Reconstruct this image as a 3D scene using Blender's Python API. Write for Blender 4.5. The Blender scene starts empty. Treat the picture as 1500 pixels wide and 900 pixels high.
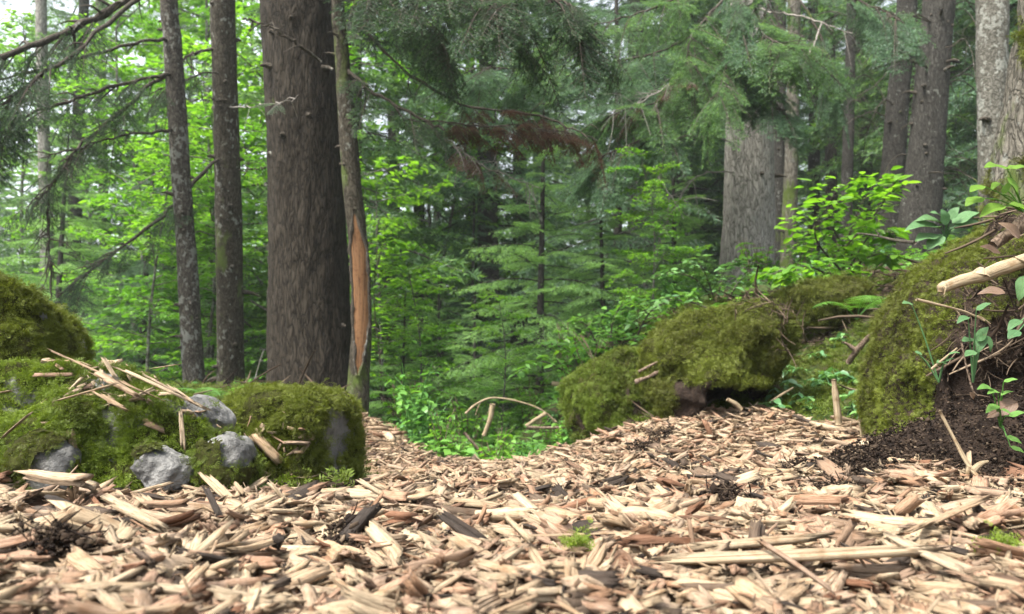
import bpy, math
import numpy as np
from mathutils import Vector

S = bpy.context.scene
COL = S.collection
R = math.radians
rng = np.random.default_rng(7)

# ------------------------------------------------------------------ camera, world, sun, exposure
CAM = np.array([0.0, 0.0, 0.25]); PITCH = math.atan(105 / 1083); FPX = 1083.0
cam_d = bpy.data.cameras.new('camera'); cam = bpy.data.objects.new('camera', cam_d); COL.objects.link(cam)
cam.location = CAM; cam.rotation_euler = (R(90) + PITCH, 0, 0)
cam_d.sensor_width = 36; cam_d.lens = 26; cam_d.clip_start = 0.02; cam_d.clip_end = 600
cam_d.dof.use_dof = True; cam_d.dof.focus_distance = 1.4; cam_d.dof.aperture_fstop = 6.5
S.camera = cam
SUN_EL, SUN_AZ = 58.0, -132.0            # azimuth measured from +Y towards +X
W = bpy.data.worlds.new('World'); S.world = W; W.use_nodes = True
wn = W.node_tree; bg = wn.nodes['Background']
sky = wn.nodes.new('ShaderNodeTexSky'); sky.sky_type = 'NISHITA'; sky.sun_disc = False
sky.sun_elevation = R(SUN_EL); sky.sun_rotation = R(SUN_AZ); sky.air_density = 1.0; sky.dust_density = 4.0; sky.ozone_density = 1.0
hs = wn.nodes.new('ShaderNodeHueSaturation'); hs.inputs['Saturation'].default_value = 0.35
wn.links.new(sky.outputs[0], hs.inputs['Color']); wn.links.new(hs.outputs[0], bg.inputs['Color'])
bg.inputs['Strength'].default_value = 0.15
sd = bpy.data.lights.new('sun', 'SUN'); sun = bpy.data.objects.new('sun', sd); COL.objects.link(sun)
sd.energy = 2.9; sd.angle = R(14); sd.color = (1.0, 0.95, 0.86)
_d = Vector((math.sin(R(SUN_AZ)) * math.cos(R(SUN_EL)), math.cos(R(SUN_AZ)) * math.cos(R(SUN_EL)), math.sin(R(SUN_EL))))
sun.rotation_euler = _d.to_track_quat('Z', 'Y').to_euler()
S.view_settings.view_transform = 'Standard'; S.view_settings.look = 'None'; S.view_settings.gamma = 1.0
S.view_settings.exposure = 1.98
S.cycles.max_bounces = 8; S.cycles.diffuse_bounces = 5; S.cycles.glossy_bounces = 2; S.cycles.transmission_bounces = 4
S.cycles.transparent_max_bounces = 4; S.cycles.use_denoising = True

# ------------------------------------------------------------------ small maths
_cx = np.array([1.0, 0, 0]); _cu = np.array([0, -math.sin(PITCH), math.cos(PITCH)]); _cf = np.array([0, math.cos(PITCH), math.sin(PITCH)])
def P(px, py, D):
    return CAM + D * (_cf + (px - 750) / FPX * _cx + (450 - py) / FPX * _cu)
def project(p):
    q = np.asarray(p) - CAM; d = q @ _cf
    d = np.where(d < 1e-3, 1e-3, d)
    return 750 + FPX * (q @ _cx) / d, 450 - FPX * (q @ _cu) / d, q @ _cf
def _hash(ix, iy, iz, seed):
    n = (ix.astype(np.uint32) * np.uint32(374761393) + iy.astype(np.uint32) * np.uint32(668265263) + iz.astype(np.uint32) * np.uint32(2147483647 - 58) + np.uint32(seed * 144665 & 0xffffffff))
    n = (n ^ (n >> np.uint32(13))) * np.uint32(1274126177); n = n ^ (n >> np.uint32(16))
    n = (n * np.uint32(2246822519)); n = n ^ (n >> np.uint32(15))
    return n.astype(np.float64) / 4294967295.0
def vnoise(p, seed=0):
    p = np.asarray(p, float); f = np.floor(p); i = f.astype(np.int64); t = p - f; t = t * t * (3 - 2 * t)
    out = 0
    for a in (0, 1):
        for b in (0, 1):
            for c in (0, 1):
                w = (t[:, 0] if a else 1 - t[:, 0]) * (t[:, 1] if b else 1 - t[:, 1]) * (t[:, 2] if c else 1 - t[:, 2])
                out = out + w * _hash(i[:, 0] + a, i[:, 1] + b, i[:, 2] + c, seed)
    return out * 2 - 1
def fbm(p, octs=4, seed=0, gain=0.5):
    s = 0; a = 1
    for o in range(octs):
        s = s + a * vnoise(np.asarray(p) * 2 ** o + 17.3 * o, seed + o); a *= gain
    return s
def fbm2(x, y, sc, octs=3, seed=0):
    return fbm(np.stack([np.ravel(x) * sc, np.ravel(y) * sc, np.zeros(np.size(x)) + 3.1], 1), octs, seed).reshape(np.shape(x))
def norm(v): return v / (np.linalg.norm(v, axis=-1, keepdims=True) + 1e-12)
def frames(xd, up):
    """rotation matrices (N,3,3) whose columns are x along xd and z near up"""
    x = norm(np.asarray(xd, float)); up = np.broadcast_to(np.asarray(up, float), x.shape)
    y = np.cross(up, x); bad = np.linalg.norm(y, axis=-1) < 1e-4
    y[bad] = np.cross(np.array([0.3, 1, 0.1]), x[bad]); y = norm(y); z = np.cross(x, y)
    return np.stack([x, y, z], -1)
def spin(Rm, ang):
    c, s = np.cos(ang), np.sin(ang); y = Rm[:, :, 1].copy(); z = Rm[:, :, 2].copy()
    o = Rm.copy(); o[:, :, 1] = y * c[:, None] + z * s[:, None]; o[:, :, 2] = z * c[:, None] - y * s[:, None]
    return o
def smooth_curve(pts, n):
    pts = np.asarray(pts, float)
    if len(pts) == 2: return pts[0] + (pts[1] - pts[0]) * np.linspace(0, 1, n)[:, None]
    e = np.vstack([2 * pts[0] - pts[1], pts, 2 * pts[-1] - pts[-2]])
    k = len(pts) - 1; out = []
    for u in np.linspace(0, k - 1e-6, n):
        i = int(u); t = u - i; a, b, c, d = e[i:i + 4]
        out.append(0.5 * (2 * b + (c - a) * t + (2 * a - 5 * b + 4 * c - d) * t * t + (3 * b - a - 3 * c + d) * t ** 3))
    return np.array(out)

# ------------------------------------------------------------------ geometry store
class Geo:
    def __init__(self): self.V = []; self.Q = []; self.T = []; self.A = []; self.U = []; self.n = 0
    def add(self, V, Q=None, T=None, rnd=0.5, uv=None):
        V = np.asarray(V, float).reshape(-1, 3); k = len(V)
        if Q is not None and len(Q): self.Q.append(np.asarray(Q).reshape(-1, 4) + self.n)
        if T is not None and len(T): self.T.append(np.asarray(T).reshape(-1, 3) + self.n)
        self.V.append(V); self.A.append(np.broadcast_to(np.asarray(rnd, float), (k,)).copy())
        self.U.append(np.zeros((k, 2)) if uv is None else np.asarray(uv, float)); self.n += k
        return self
    def arr(self):
        z = lambda L, w, t: np.concatenate(L) if L else np.zeros((0, w), t)
        return z(self.V, 3, float), z(self.Q, 4, int), z(self.T, 3, int), (np.concatenate(self.A) if self.A else np.zeros(0)), z(self.U, 2, float)
    def scatter(self, protos, pick, Rm, sc, t, rnd=None, rmix=None):
        """copies of the prototypes merged: pick (N,) prototype index, Rm (N,3,3), sc (N,) or (N,3), t (N,3)"""
        N = len(t); sc = np.asarray(sc, float)
        if sc.ndim == 1: sc = np.repeat(sc[:, None], 3, 1)
        for k, g in enumerate(protos):
            m = np.where(pick == k)[0]
            if not len(m): continue
            V, Q, T, A, U = g if isinstance(g, tuple) else g.arr()
            vv = np.einsum('nij,nvj->nvi', Rm[m], V[None] * sc[m][:, None, :]) + t[m][:, None, :]
            off = (np.arange(len(m)) * len(V))[:, None, None]
            aa = np.repeat(A[None], len(m), 0)
            if rnd is not None: aa = (aa * rmix + rnd[m][:, None] * (1 - rmix)) if rmix is not None else np.repeat(rnd[m][:, None], len(V), 1)
            self.add(vv.reshape(-1, 3), (Q[None] + off).reshape(-1, 4) if len(Q) else None, (T[None] + off).reshape(-1, 3) if len(T) else None, aa.ravel(), np.tile(U, (len(m), 1)))
        return self
    def build(self, name, mat, parent=None, smooth=False, loc=None):
        return mesh_obj(name, self.arr(), mat, parent, smooth, loc)
def mesh_obj(name, arr, mat, parent=None, smooth=False, loc=None):
    V, Q, T, A, U = arr
    if loc is not None: V = V - np.asarray(loc)
    me = bpy.data.meshes.new(name)
    me.vertices.add(len(V)); me.vertices.foreach_set('co', V.astype(np.float32).ravel())
    li = np.concatenate([Q.ravel(), T.ravel()]).astype(np.int32); nl = len(li)
    me.loops.add(nl); me.loops.foreach_set('vertex_index', li)
    ls = np.concatenate([np.arange(len(Q)) * 4, len(Q) * 4 + np.arange(len(T)) * 3]).astype(np.int32)
    me.polygons.add(len(ls)); me.polygons.foreach_set('loop_start', ls)
    at = me.attributes.new('rnd', 'FLOAT', 'POINT'); at.data.foreach_set('value', A.astype(np.float32))
    if np.any(U):
        uvl = me.uv_layers.new(name='UVMap'); uvl.data.foreach_set('uv', U[li].astype(np.float32).ravel())
    if smooth: me.polygons.foreach_set('use_smooth', np.ones(len(ls), bool))
    me.materials.append(mat); me.update(calc_edges=True); me.validate()
    o = bpy.data.objects.new(name, me); COL.objects.link(o)
    if parent is not None: o.parent = parent
    if loc is not None: o.location = loc
    return o
def tag(o, label=None, cat=None, group=None, kind=None):
    if label: o['label'] = label
    if cat: o['category'] = cat
    if group: o['group'] = group
    if kind: o['kind'] = kind
    return o
def thing(name, label, cat, loc, group=None, rz=0.0):
    e = bpy.data.objects.new(name, None); COL.objects.link(e); e.location = loc; e.rotation_euler = (0, 0, rz); e.empty_display_size = 0.1
    return tag(e, label, cat, group)
def dup(o, loc, rz, sc, label=None, group=None):
    r = o.copy(); COL.objects.link(r); r.location = loc; r.rotation_euler = (0, 0, rz); r.scale = (sc, sc, sc) if np.isscalar(sc) else sc
    if label: r['label'] = label
    if group: r['group'] = group
    for ch in list(o.children):
        c = ch.copy(); COL.objects.link(c); c.parent = r
    return r
def tube(g, pts, rad, seg=7, rnd=0.5, rough=0.0, cap=True, seed=0):
    pts = np.asarray(pts, float); n = len(pts); rad = np.broadcast_to(np.asarray(rad, float), (n,))
    tan = norm(np.gradient(pts, axis=0)); ref = np.array([0, 0, 1.0]) if abs(tan[0, 2]) < 0.9 else np.array([1.0, 0, 0])
    a = norm(np.cross(tan, ref)); b = np.cross(tan, a); th = np.linspace(0, 2 * np.pi, seg, endpoint=False)
    ring = a[:, None] * np.cos(th)[None, :, None] + b[:, None] * np.sin(th)[None, :, None]
    rr = rad[:, None].repeat(seg, 1)
    if rough: rr = rr * (1 + rough * fbm((pts[:, None] + ring * rad[:, None, None]).reshape(-1, 3) * 30, 2, seed).reshape(n, seg))
    V = (pts[:, None] + ring * rr[:, :, None]).reshape(-1, 3)
    i = np.arange(n - 1)[:, None] * seg; j = np.arange(seg)[None]; k = (j + 1) % seg
    Q = np.stack([i + j, i + k, i + seg + k, i + seg + j], -1).reshape(-1, 4)
    T = []
    if cap:
        V = np.vstack([V, pts[0], pts[-1]]); T = [(n * seg, q + 0, (q + 1) % seg) for q in range(seg)]
        T += [(n * seg + 1, (n - 1) * seg + (q + 1) % seg, (n - 1) * seg + q) for q in range(seg)]
    L = np.concatenate([[0], np.cumsum(np.linalg.norm(np.diff(pts, axis=0), axis=1))])
    uv = np.stack([np.repeat(L, seg), np.tile(th / 6.283, n)], 1)
    if cap: uv = np.vstack([uv, [[0, 0], [L[-1], 0]]])
    return g.add(V, Q, T, rnd, uv)

# ------------------------------------------------------------------ materials
class NT:
    def __init__(self, name):
        self.m = bpy.data.materials.new(name); self.m.use_nodes = True; self.t = self.m.node_tree; self.t.nodes.clear()
        self.out = self.n('ShaderNodeOutputMaterial')
    def n(self, ty, **kw):
        x = self.t.nodes.new(ty)
        for k, v in kw.items(): setattr(x, k, v)
        return x
    def l(self, a, b): self.t.links.new(a, b)
    def attr(self, name='rnd'): return self.n('ShaderNodeAttribute', attribute_name=name).outputs['Fac']
    def ramp(self, fac, stops, interp='LINEAR'):
        r = self.n('ShaderNodeValToRGB'); r.color_ramp.interpolation = interp; e = r.color_ramp.elements
        while len(e) > 1: e.remove(e[-1])
        for i, (p, c) in enumerate(stops):
            x = e[0] if i == 0 else e.new(p)
            x.position = p; x.color = (*c, 1) if len(c) == 3 else c
        self.l(fac, r.inputs[0]); return r.outputs[0]
    def coord(self, kind='Object', scale=(1, 1, 1)):
        c = self.n('ShaderNodeTexCoord'); m = self.n('ShaderNodeMapping'); m.inputs['Scale'].default_value = scale
        self.l(c.outputs[kind], m.inputs[0]); return m.outputs[0]
    def noise(self, vec, scale, detail=4, rough=0.55, dist=0.0):
        x = self.n('ShaderNodeTexNoise'); x.inputs['Scale'].default_value = scale; x.inputs['Detail'].default_value = detail
        x.inputs['Roughness'].default_value = rough; x.inputs['Distortion'].default_value = dist
        if vec is not None: self.l(vec, x.inputs['Vector'])
        return x.outputs['Fac']
    def math(self, op, a, b=0.5, clamp=False):
        x = self.n('ShaderNodeMath', operation=op, use_clamp=clamp)
        for i, v in enumerate((a, b)):
            if hasattr(v, 'is_linked'): self.l(v, x.inputs[i])
            else: x.inputs[i].default_value = v
        return x.outputs[0]
    def mix(self, fac, a, b, mode='MIX'):
        x = self.n('ShaderNodeMix', data_type='RGBA', blend_type=mode)
        for s, v in ((x.inputs[0], fac), (x.inputs[6], a), (x.inputs[7], b)):
            if hasattr(v, 'is_linked'): self.l(v, s)
            else: s.default_value = v if not isinstance(v, tuple) else ((*v, 1) if len(v) == 3 else v)
        return x.outputs[2]
    def bump(self, h, strength=0.5, dist=0.01):
        b = self.n('ShaderNodeBump'); b.inputs['Strength'].default_value = strength; b.inputs['Distance'].default_value = dist
        self.l(h, b.inputs['Height']); return b.outputs[0]
    def principled(self, col, rough=0.8, normal=None, spec=0.3):
        p = self.n('ShaderNodeBsdfPrincipled'); p.inputs['Specular IOR Level'].default_value = spec
        for s, v in ((p.inputs['Base Color'], col), (p.inputs['Roughness'], rough)):
            if hasattr(v, 'is_linked'): self.l(v, s)
            else: s.default_value = v if not isinstance(v, tuple) else (*v, 1)
        if normal is not None: self.l(normal, p.inputs['Normal'])
        return p.outputs[0]
    def done(self, sh): self.l(sh, self.out.inputs[0]); return self.m

def leaf_mat(name, stops, trans=0.35, rough=0.5, spec=0.3, tcol=(1.3, 1.35, 0.55)):
    t = NT(name); c = t.ramp(t.attr(), stops)
    p = t.principled(c, rough, None, spec)
    tr = t.n('ShaderNodeBsdfTranslucent'); t.l(t.mix(1.0, c, tcol, 'MULTIPLY'), tr.inputs[0])
    mx = t.n('ShaderNodeMixShader'); mx.inputs[0].default_value = trans; t.l(p, mx.inputs[1]); t.l(tr.outputs[0], mx.inputs[2])
    return t.done(mx.outputs[0])
def veined_mat(name, stops, trans=.3, tcol=(1.3, 1.35, 0.55)):
    t = NT(name); c = t.ramp(t.attr(), stops); s = t.n('ShaderNodeSeparateXYZ'); t.l(t.n('ShaderNodeTexCoord').outputs['UV'], s.inputs[0]); av = t.math('ABSOLUTE', s.outputs[1])
    ph = t.math('SUBTRACT', t.math('MULTIPLY', s.outputs[0], 8.0), t.math('MULTIPLY', av, 7.0)); vn = t.math('ABSOLUTE', t.math('SUBTRACT', t.math('FRACT', ph), .5))
    side = t.ramp(vn, [(0.0, (1, 1, 1)), (0.12, (0, 0, 0))]); mid = t.ramp(av, [(0.012, (1, 1, 1)), (0.035, (0, 0, 0))]); f = t.math('MAXIMUM', t.math('MULTIPLY', side, .45), mid)
    no = t.noise(t.coord('Object'), 90, 4, .65); c = t.mix(t.ramp(no, [(.35, (0, 0, 0)), (.7, (.6,) * 3)]), c, t.mix(1.0, c, (.55, .62, .5), 'MULTIPLY')); spot = t.ramp(t.noise(t.coord('Object'), 160, 2), [(.70, (0, 0, 0)), (.73, (.8,) * 3)])
    c = t.mix(t.math('MULTIPLY', f, .45), c, t.mix(1.0, c, (1.7, 1.6, 1.5), 'MULTIPLY')); c = t.mix(spot, c, (.10, .075, .03)); hgt = t.math('ADD', t.math('MULTIPLY', f, -.6), t.math('MULTIPLY', no, .5))
    p = t.principled(c, .55, t.bump(hgt, .8, .002), .25); tr = t.n('ShaderNodeBsdfTranslucent'); t.l(t.mix(1.0, c, tcol, 'MULTIPLY'), tr.inputs[0]); mx = t.n('ShaderNodeMixShader'); mx.inputs[0].default_value = trans; t.l(p, mx.inputs[1]); t.l(tr.outputs[0], mx.inputs[2]); return t.done(mx.outputs[0])
def bark_mat(name, dark, mid, light, vs=34, squash=0.22, lichen=0.0, moss=0.0, bd=0.012, lcol=(0.17, 0.175, 0.155)):
    t = NT(name); v = t.coord('Object', (1, 1, squash))
    w = t.n('ShaderNodeTexNoise'); w.inputs['Scale'].default_value = vs * 0.5; t.l(v, w.inputs['Vector'])
    wv = t.mix(0.11, v, w.outputs['Color'], 'ADD')
    vo = t.n('ShaderNodeTexVoronoi', feature='DISTANCE_TO_EDGE'); vo.inputs['Scale'].default_value = vs; t.l(wv, vo.inputs['Vector'])
    edge = t.ramp(vo.outputs['Distance'], [(0.0, (0.0,) * 3), (0.10, (0.6,) * 3), (0.5, (1, 1, 1))])
    n1 = t.noise(v, vs * 1.3, 6, 0.65); n2 = t.noise(t.coord('Object'), 4, 4)
    h = t.math('ADD', t.math('MULTIPLY', edge, 0.42), t.math('MULTIPLY', t.math('ADD', n1, t.noise(v, vs * 4.5, 4, 0.7)), 0.46))
    c = t.ramp(h, [(0.42, dark), (0.66, mid), (0.9, light)])
    c = t.mix(t.math('MULTIPLY', n2, 0.5), c, tuple(x * 0.75 for x in mid))
    if lichen > 0:
        lv = t.coord('Object', (1, 1, 0.75)); ln = t.noise(lv, 30, 4, 0.6); ll = t.noise(lv, 6, 2)
        f = t.ramp(t.math('ADD', ln, t.math('MULTIPLY', ll, 0.5)), [(0.93 - 0.14 * lichen, (0, 0, 0)), (1.0 - 0.14 * lichen, (1, 1, 1))])
        c = t.mix(t.math('MULTIPLY', f, 0.75), c, lcol)
    if moss > 0:
        mn = t.noise(t.coord('Object', (1, 1, 0.5)), 5, 5, 0.6)
        f = t.ramp(mn, [(0.72 - 0.22 * moss, (0, 0, 0)), (0.8 - 0.2 * moss, (1, 1, 1))]); c = t.mix(f, c, (0.06, 0.085, 0.018))
    return t.done(t.principled(c, 0.9, t.bump(h, 1.0, bd * 1.6), 0.15))
def wood_mat(name, stops, streak=0.5, vari=0.5, uvs=(3.0, 34), rough=0.75):
    """split wood: colour by piece, fibres along u"""
    t = NT(name); r = t.attr()
    base = t.ramp(r, stops, 'LINEAR')
    uv = t.n('ShaderNodeTexCoord').outputs['UV']; off = t.n('ShaderNodeVectorMath', operation='ADD')
    sc = t.n('ShaderNodeVectorMath', operation='MULTIPLY'); sc.inputs[1].default_value = (uvs[0], uvs[1], 1); t.l(uv, sc.inputs[0])
    cb = t.n('ShaderNodeCombineXYZ'); t.l(t.math('MULTIPLY', r, 913.0), cb.inputs[0]); t.l(t.math('MULTIPLY', r, 571.0), cb.inputs[1])
    t.l(sc.outputs[0], off.inputs[0]); t.l(cb.outputs[0], off.inputs[1])
    n = t.noise(off.outputs[0], 1.0, 5, 0.65, 0.3)
    n2 = t.noise(t.coord('Object'), 55, 3)
    c = t.mix(1.0, base, t.ramp(n, [(0.34, (1 - streak, (1 - streak) * .9, (1 - streak) * .8)), (0.47, (0.88, 0.85, 0.8)), (0.7, (1.12, 1.12, 1.12))]), 'MULTIPLY')
    c = t.mix(t.ramp(n2, [(0.52, (0, 0, 0)), (0.72, (vari,) * 3)]), c, t.mix(1.0, c, (0.62, 0.48, 0.36), 'MULTIPLY'))
    wn_ = t.n('ShaderNodeTexWhiteNoise', noise_dimensions='1D'); t.l(r, wn_.inputs['W']); gy = t.ramp(wn_.outputs['Value'], [(.62, (0, 0, 0)), (.95, (.75,) * 3)]); c = t.mix(t.math('MULTIPLY', gy, vari), c, t.mix(1.0, c, (.66, .68, .72), 'MULTIPLY'))
    return t.done(t.principled(c, rough, t.bump(n, 0.8, 0.003), 0.2))

M = {}
M['needle'] = leaf_mat('spruce_needles', [(0.0, (0.05, 0.105, 0.048)), (0.5, (0.095, 0.19, 0.07)), (0.75, (0.14, 0.26, 0.08)), (1.0, (0.19, 0.33, 0.085))], 0.38, 0.5, 0.35)
M['needle_dark'] = leaf_mat('dark_fir_needles', [(0.0, (0.018, 0.04, 0.022)), (0.5, (0.036, 0.078, 0.038)), (0.8, (0.06, 0.12, 0.05)), (1.0, (0.10, 0.19, 0.06))], 0.3, 0.5, 0.35)  # fir needles of the near boughs, dark green by nature
M['needle_young_bright'] = leaf_mat('brightened_young_needles', [(0.0, (0.075, 0.15, 0.062)), (0.4, (0.13, 0.25, 0.09)), (0.7, (0.20, 0.36, 0.12)), (1.0, (0.27, 0.45, 0.14))], 0.4, 0.5, 0.35)  # young growth green, colour brightened to make up for the shade there
M['needle_blue'] = leaf_mat('fir_needles', [(0.0, (0.05, 0.10, 0.062)), (0.5, (0.088, 0.17, 0.10)), (0.8, (0.125, 0.225, 0.125)), (1.0, (0.16, 0.29, 0.11))], 0.33, 0.45, 0.4)
M['needle_dead'] = leaf_mat('dead_needles', [(0.0, (0.05, 0.028, 0.02)), (1.0, (0.14, 0.075, 0.055))], 0.3, 0.8, 0.1)
M['beech'] = leaf_mat('beech_leaves', [(0.0, (0.05, 0.13, 0.02)), (0.5, (0.085, 0.2, 0.025)), (1.0, (0.14, 0.27, 0.035))], 0.5, 0.4, 0.4, (1.5, 1.6, 0.5))
M['herb'] = leaf_mat('herb_leaves', [(0.0, (0.05, 0.14, 0.035)), (0.5, (0.085, 0.21, 0.045)), (1.0, (0.14, 0.29, 0.055))], 0.4, 0.4, 0.4)
M['herb_blue'] = leaf_mat('sorrel_leaves', [(0.0, (0.05, 0.13, 0.055)), (0.6, (0.09, 0.20, 0.08)), (1.0, (0.14, 0.27, 0.075))], 0.3, 0.4, 0.45)
M['fern'] = leaf_mat('fern_fronds', [(0.0, (0.06, 0.15, 0.03)), (1.0, (0.12, 0.27, 0.05))], 0.4, 0.45, 0.35)
M['moss'] = leaf_mat('moss_sprigs', [(0.0, (0.035, 0.028, 0.008)), (0.25, (0.055, 0.065, 0.010)), (0.55, (0.085, 0.125, 0.014)), (0.8, (0.13, 0.185, 0.02)), (1.0, (0.2, 0.24, 0.035))], 0.3, 0.6, 0.2)
M['moss_olive'] = leaf_mat('olive_moss_sprigs', [(0.0, (0.04, 0.03, 0.008)), (0.3, (0.058, 0.064, 0.010)), (0.65, (0.098, 0.122, 0.015)), (1.0, (0.17, 0.2, 0.03))], 0.3, 0.6, 0.2)
M['litter'] = leaf_mat('brown_litter', [(0.0, (0.009, 0.006, 0.0045)), (0.2, (0.020, 0.013, 0.009)), (0.6, (0.075, 0.055, 0.038)), (1.0, (0.19, 0.145, 0.10))], 0.05, 0.9, 0.1, (1, 1, 1))
M['leaf_dead'] = leaf_mat('dead_beech_leaves', [(0.0, (0.08, 0.042, 0.026)), (1.0, (0.20, 0.125, 0.095))], 0.2, 0.7, 0.2, (1.2, 0.8, 0.6))
M['bark_big'] = bark_mat('brown_spruce_bark', (0.003, 0.0023, 0.0016), (0.0185, 0.0145, 0.010), (0.052, 0.043, 0.032), 40, 0.2, 0.0, 0.1, 0.008)
M['bark_fir'] = bark_mat('grey_fir_bark', (0.05, 0.047, 0.04), (0.19, 0.18, 0.16), (0.34, 0.325, 0.295), 34, 0.25, 0.35, 0, 0.012)
M['bark_slim'] = bark_mat('lichened_bark', (0.011, 0.0095, 0.007), (0.048, 0.042, 0.034), (0.11, 0.098, 0.082), 38, 0.45, 1.05, 0.45, 0.006)
M['bark_slim2'] = bark_mat('dim_bark', (0.009, 0.0075, 0.005), (0.035, 0.030, 0.021), (0.085, 0.073, 0.055), 38, 0.45, 0.5, 0.7, 0.006)
M['bark_far'] = bark_mat('dim_far_bark', (0.011, 0.0103, 0.009), (0.036, 0.0335, 0.029), (0.082, 0.077, 0.068), 48, 0.25, 0.3, 0.1, 0.01)
M['bark_pale'] = bark_mat('pale_bark', (0.03, 0.028, 0.022), (0.085, 0.08, 0.066), (0.17, 0.163, 0.14), 34, 0.8, 0.9, 0.3, 0.006, (0.22, 0.225, 0.2))
M['bark_moss'] = bark_mat('mossy_bark', (0.03, 0.027, 0.02), (0.09, 0.082, 0.066), (0.18, 0.165, 0.135), 34, 0.3, 0.5, 0.9, 0.016)
M['twig'] = bark_mat('dark_branch_bark', (0.018, 0.015, 0.012), (0.05, 0.042, 0.032), (0.10, 0.085, 0.07), 60, 0.5, 0.3, 0.5, 0.004)
M['twig_grey'] = bark_mat('grey_dead_twig', (0.09, 0.08, 0.07), (0.20, 0.18, 0.16), (0.32, 0.30, 0.27), 60, 0.5, 0.3, 0, 0.003)
M['stick'] = bark_mat('brown_stick', (0.04, 0.028, 0.02), (0.12, 0.085, 0.06), (0.22, 0.17, 0.13), 60, 0.5, 0, 0, 0.003)
M['bare'] = wood_mat('peeled_wood', [(0.0, (0.12, 0.06, 0.028)), (0.5, (0.15, 0.078, 0.036)), (1.0, (0.2, 0.11, 0.055))], 0.8, 0.9, (5, 110))
CH = [(0.0, (0.60, 0.44, 0.27)), (0.2, (0.66, 0.51, 0.34)), (0.34, (0.54, 0.37, 0.215)), (0.5, (0.62, 0.45, 0.30)), (0.6, (0.50, 0.35, 0.24)), (0.7, (0.56, 0.34, 0.215)),
      (0.77, (0.47, 0.265, 0.14)), (0.82, (0.36, 0.24, 0.155)), (0.87, (0.30, 0.13, 0.055)), (0.91, (0.22, 0.15, 0.10)), (0.95, (0.07, 0.05, 0.038)), (1.0, (0.045, 0.033, 0.026))]
M['chip'] = wood_mat('wood_chips', [(p, (.53 * c[0], .53 * (c[1] * .95 + c[0] * .075), .53 * (c[2] * .88 + c[0] * .115))) for p, c in CH], 0.62, 0.7)
def simple_rock():
    t = NT('grey_limestone'); v = t.coord('Object')
    n = t.noise(v, 9, 6, 0.6, 0.4); n2 = t.noise(v, 60, 4, 0.7); n3 = t.noise(v, 3.5, 3)
    c = t.ramp(n, [(0.3, (0.045, 0.045, 0.043)), (0.5, (0.135, 0.133, 0.127)), (0.7, (0.26, 0.257, 0.245))])
    c = t.mix(t.ramp(n2, [(0.55, (0, 0, 0)), (0.75, (0.6,) * 3)]), c, (0.12, 0.12, 0.105))
    c = t.mix(t.ramp(n3, [(0.50, (0, 0, 0)), (0.62, (0.75,) * 3)]), c, (0.045, 0.042, 0.026)); n4 = t.noise(v, 24, 5, 0.7); c = t.mix(t.ramp(n4, [(0.52, (0, 0, 0)), (0.62, (0.55,) * 3)]), c, (0.03, 0.03, 0.03))
    return t.done(t.principled(c, 0.8, t.bump(t.math('ADD', n, t.math('ADD', t.math('MULTIPLY', n2, 0.7), t.math('MULTIPLY', t.noise(v, 190, 4, .7), .35))), 1.0, 0.014), 0.3))
M['rock'] = simple_rock()
def soil(name, a, b, c3, sc=40, bd=0.02):
    t = NT(name); v = t.coord('Object'); n = t.noise(v, sc, 8, 0.7); n2 = t.noise(v, sc * 0.2, 4)
    c = t.ramp(t.math('ADD', t.math('MULTIPLY', n, 0.7), t.math('MULTIPLY', n2, 0.3)), [(0.3, a), (0.5, b), (0.72, c3)])
    return t.done(t.principled(c, 0.95, t.bump(n, 1.0, bd), 0.1))
M['soil'] = soil('dark_humus', (0.010, 0.007, 0.006), (0.03, 0.021, 0.016), (0.075, 0.052, 0.038), 55, 0.02)
M['mossbed'] = soil('moss_bed', (0.012, 0.010, 0.004), (0.03, 0.032, 0.007), (0.065, 0.078, 0.013), 90, 0.015)
def ground_mat():
    t = NT('forest_floor'); v = t.coord('Object'); z = t.attr()
    n = t.noise(v, 30, 8, 0.7); n2 = t.noise(v, 2.2, 5, 0.6)
    forest = t.ramp(n, [(0.3, (0.014, 0.010, 0.006)), (0.5, (0.05, 0.038, 0.022)), (0.7, (0.11, 0.085, 0.055))])
    green = t.ramp(n, [(0.3, (0.012, 0.018, 0.006)), (0.6, (0.04, 0.075, 0.018)), (0.75, (0.07, 0.12, 0.03))])
    f = t.mix(t.ramp(n2, [(0.42, (0, 0, 0)), (0.55, (1, 1, 1))]), forest, green)
    mulch = t.ramp(t.noise(v, 75, 6, 0.7), [(0.3, (0.035, 0.022, 0.014)), (0.5, (0.15, 0.10, 0.062)), (0.68, (0.34, 0.24, 0.15))])
    return t.done(t.principled(t.mix(z, f, mulch), 0.95, t.bump(n, 0.8, 0.02), 0.1))
M['ground'] = ground_mat()

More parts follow.
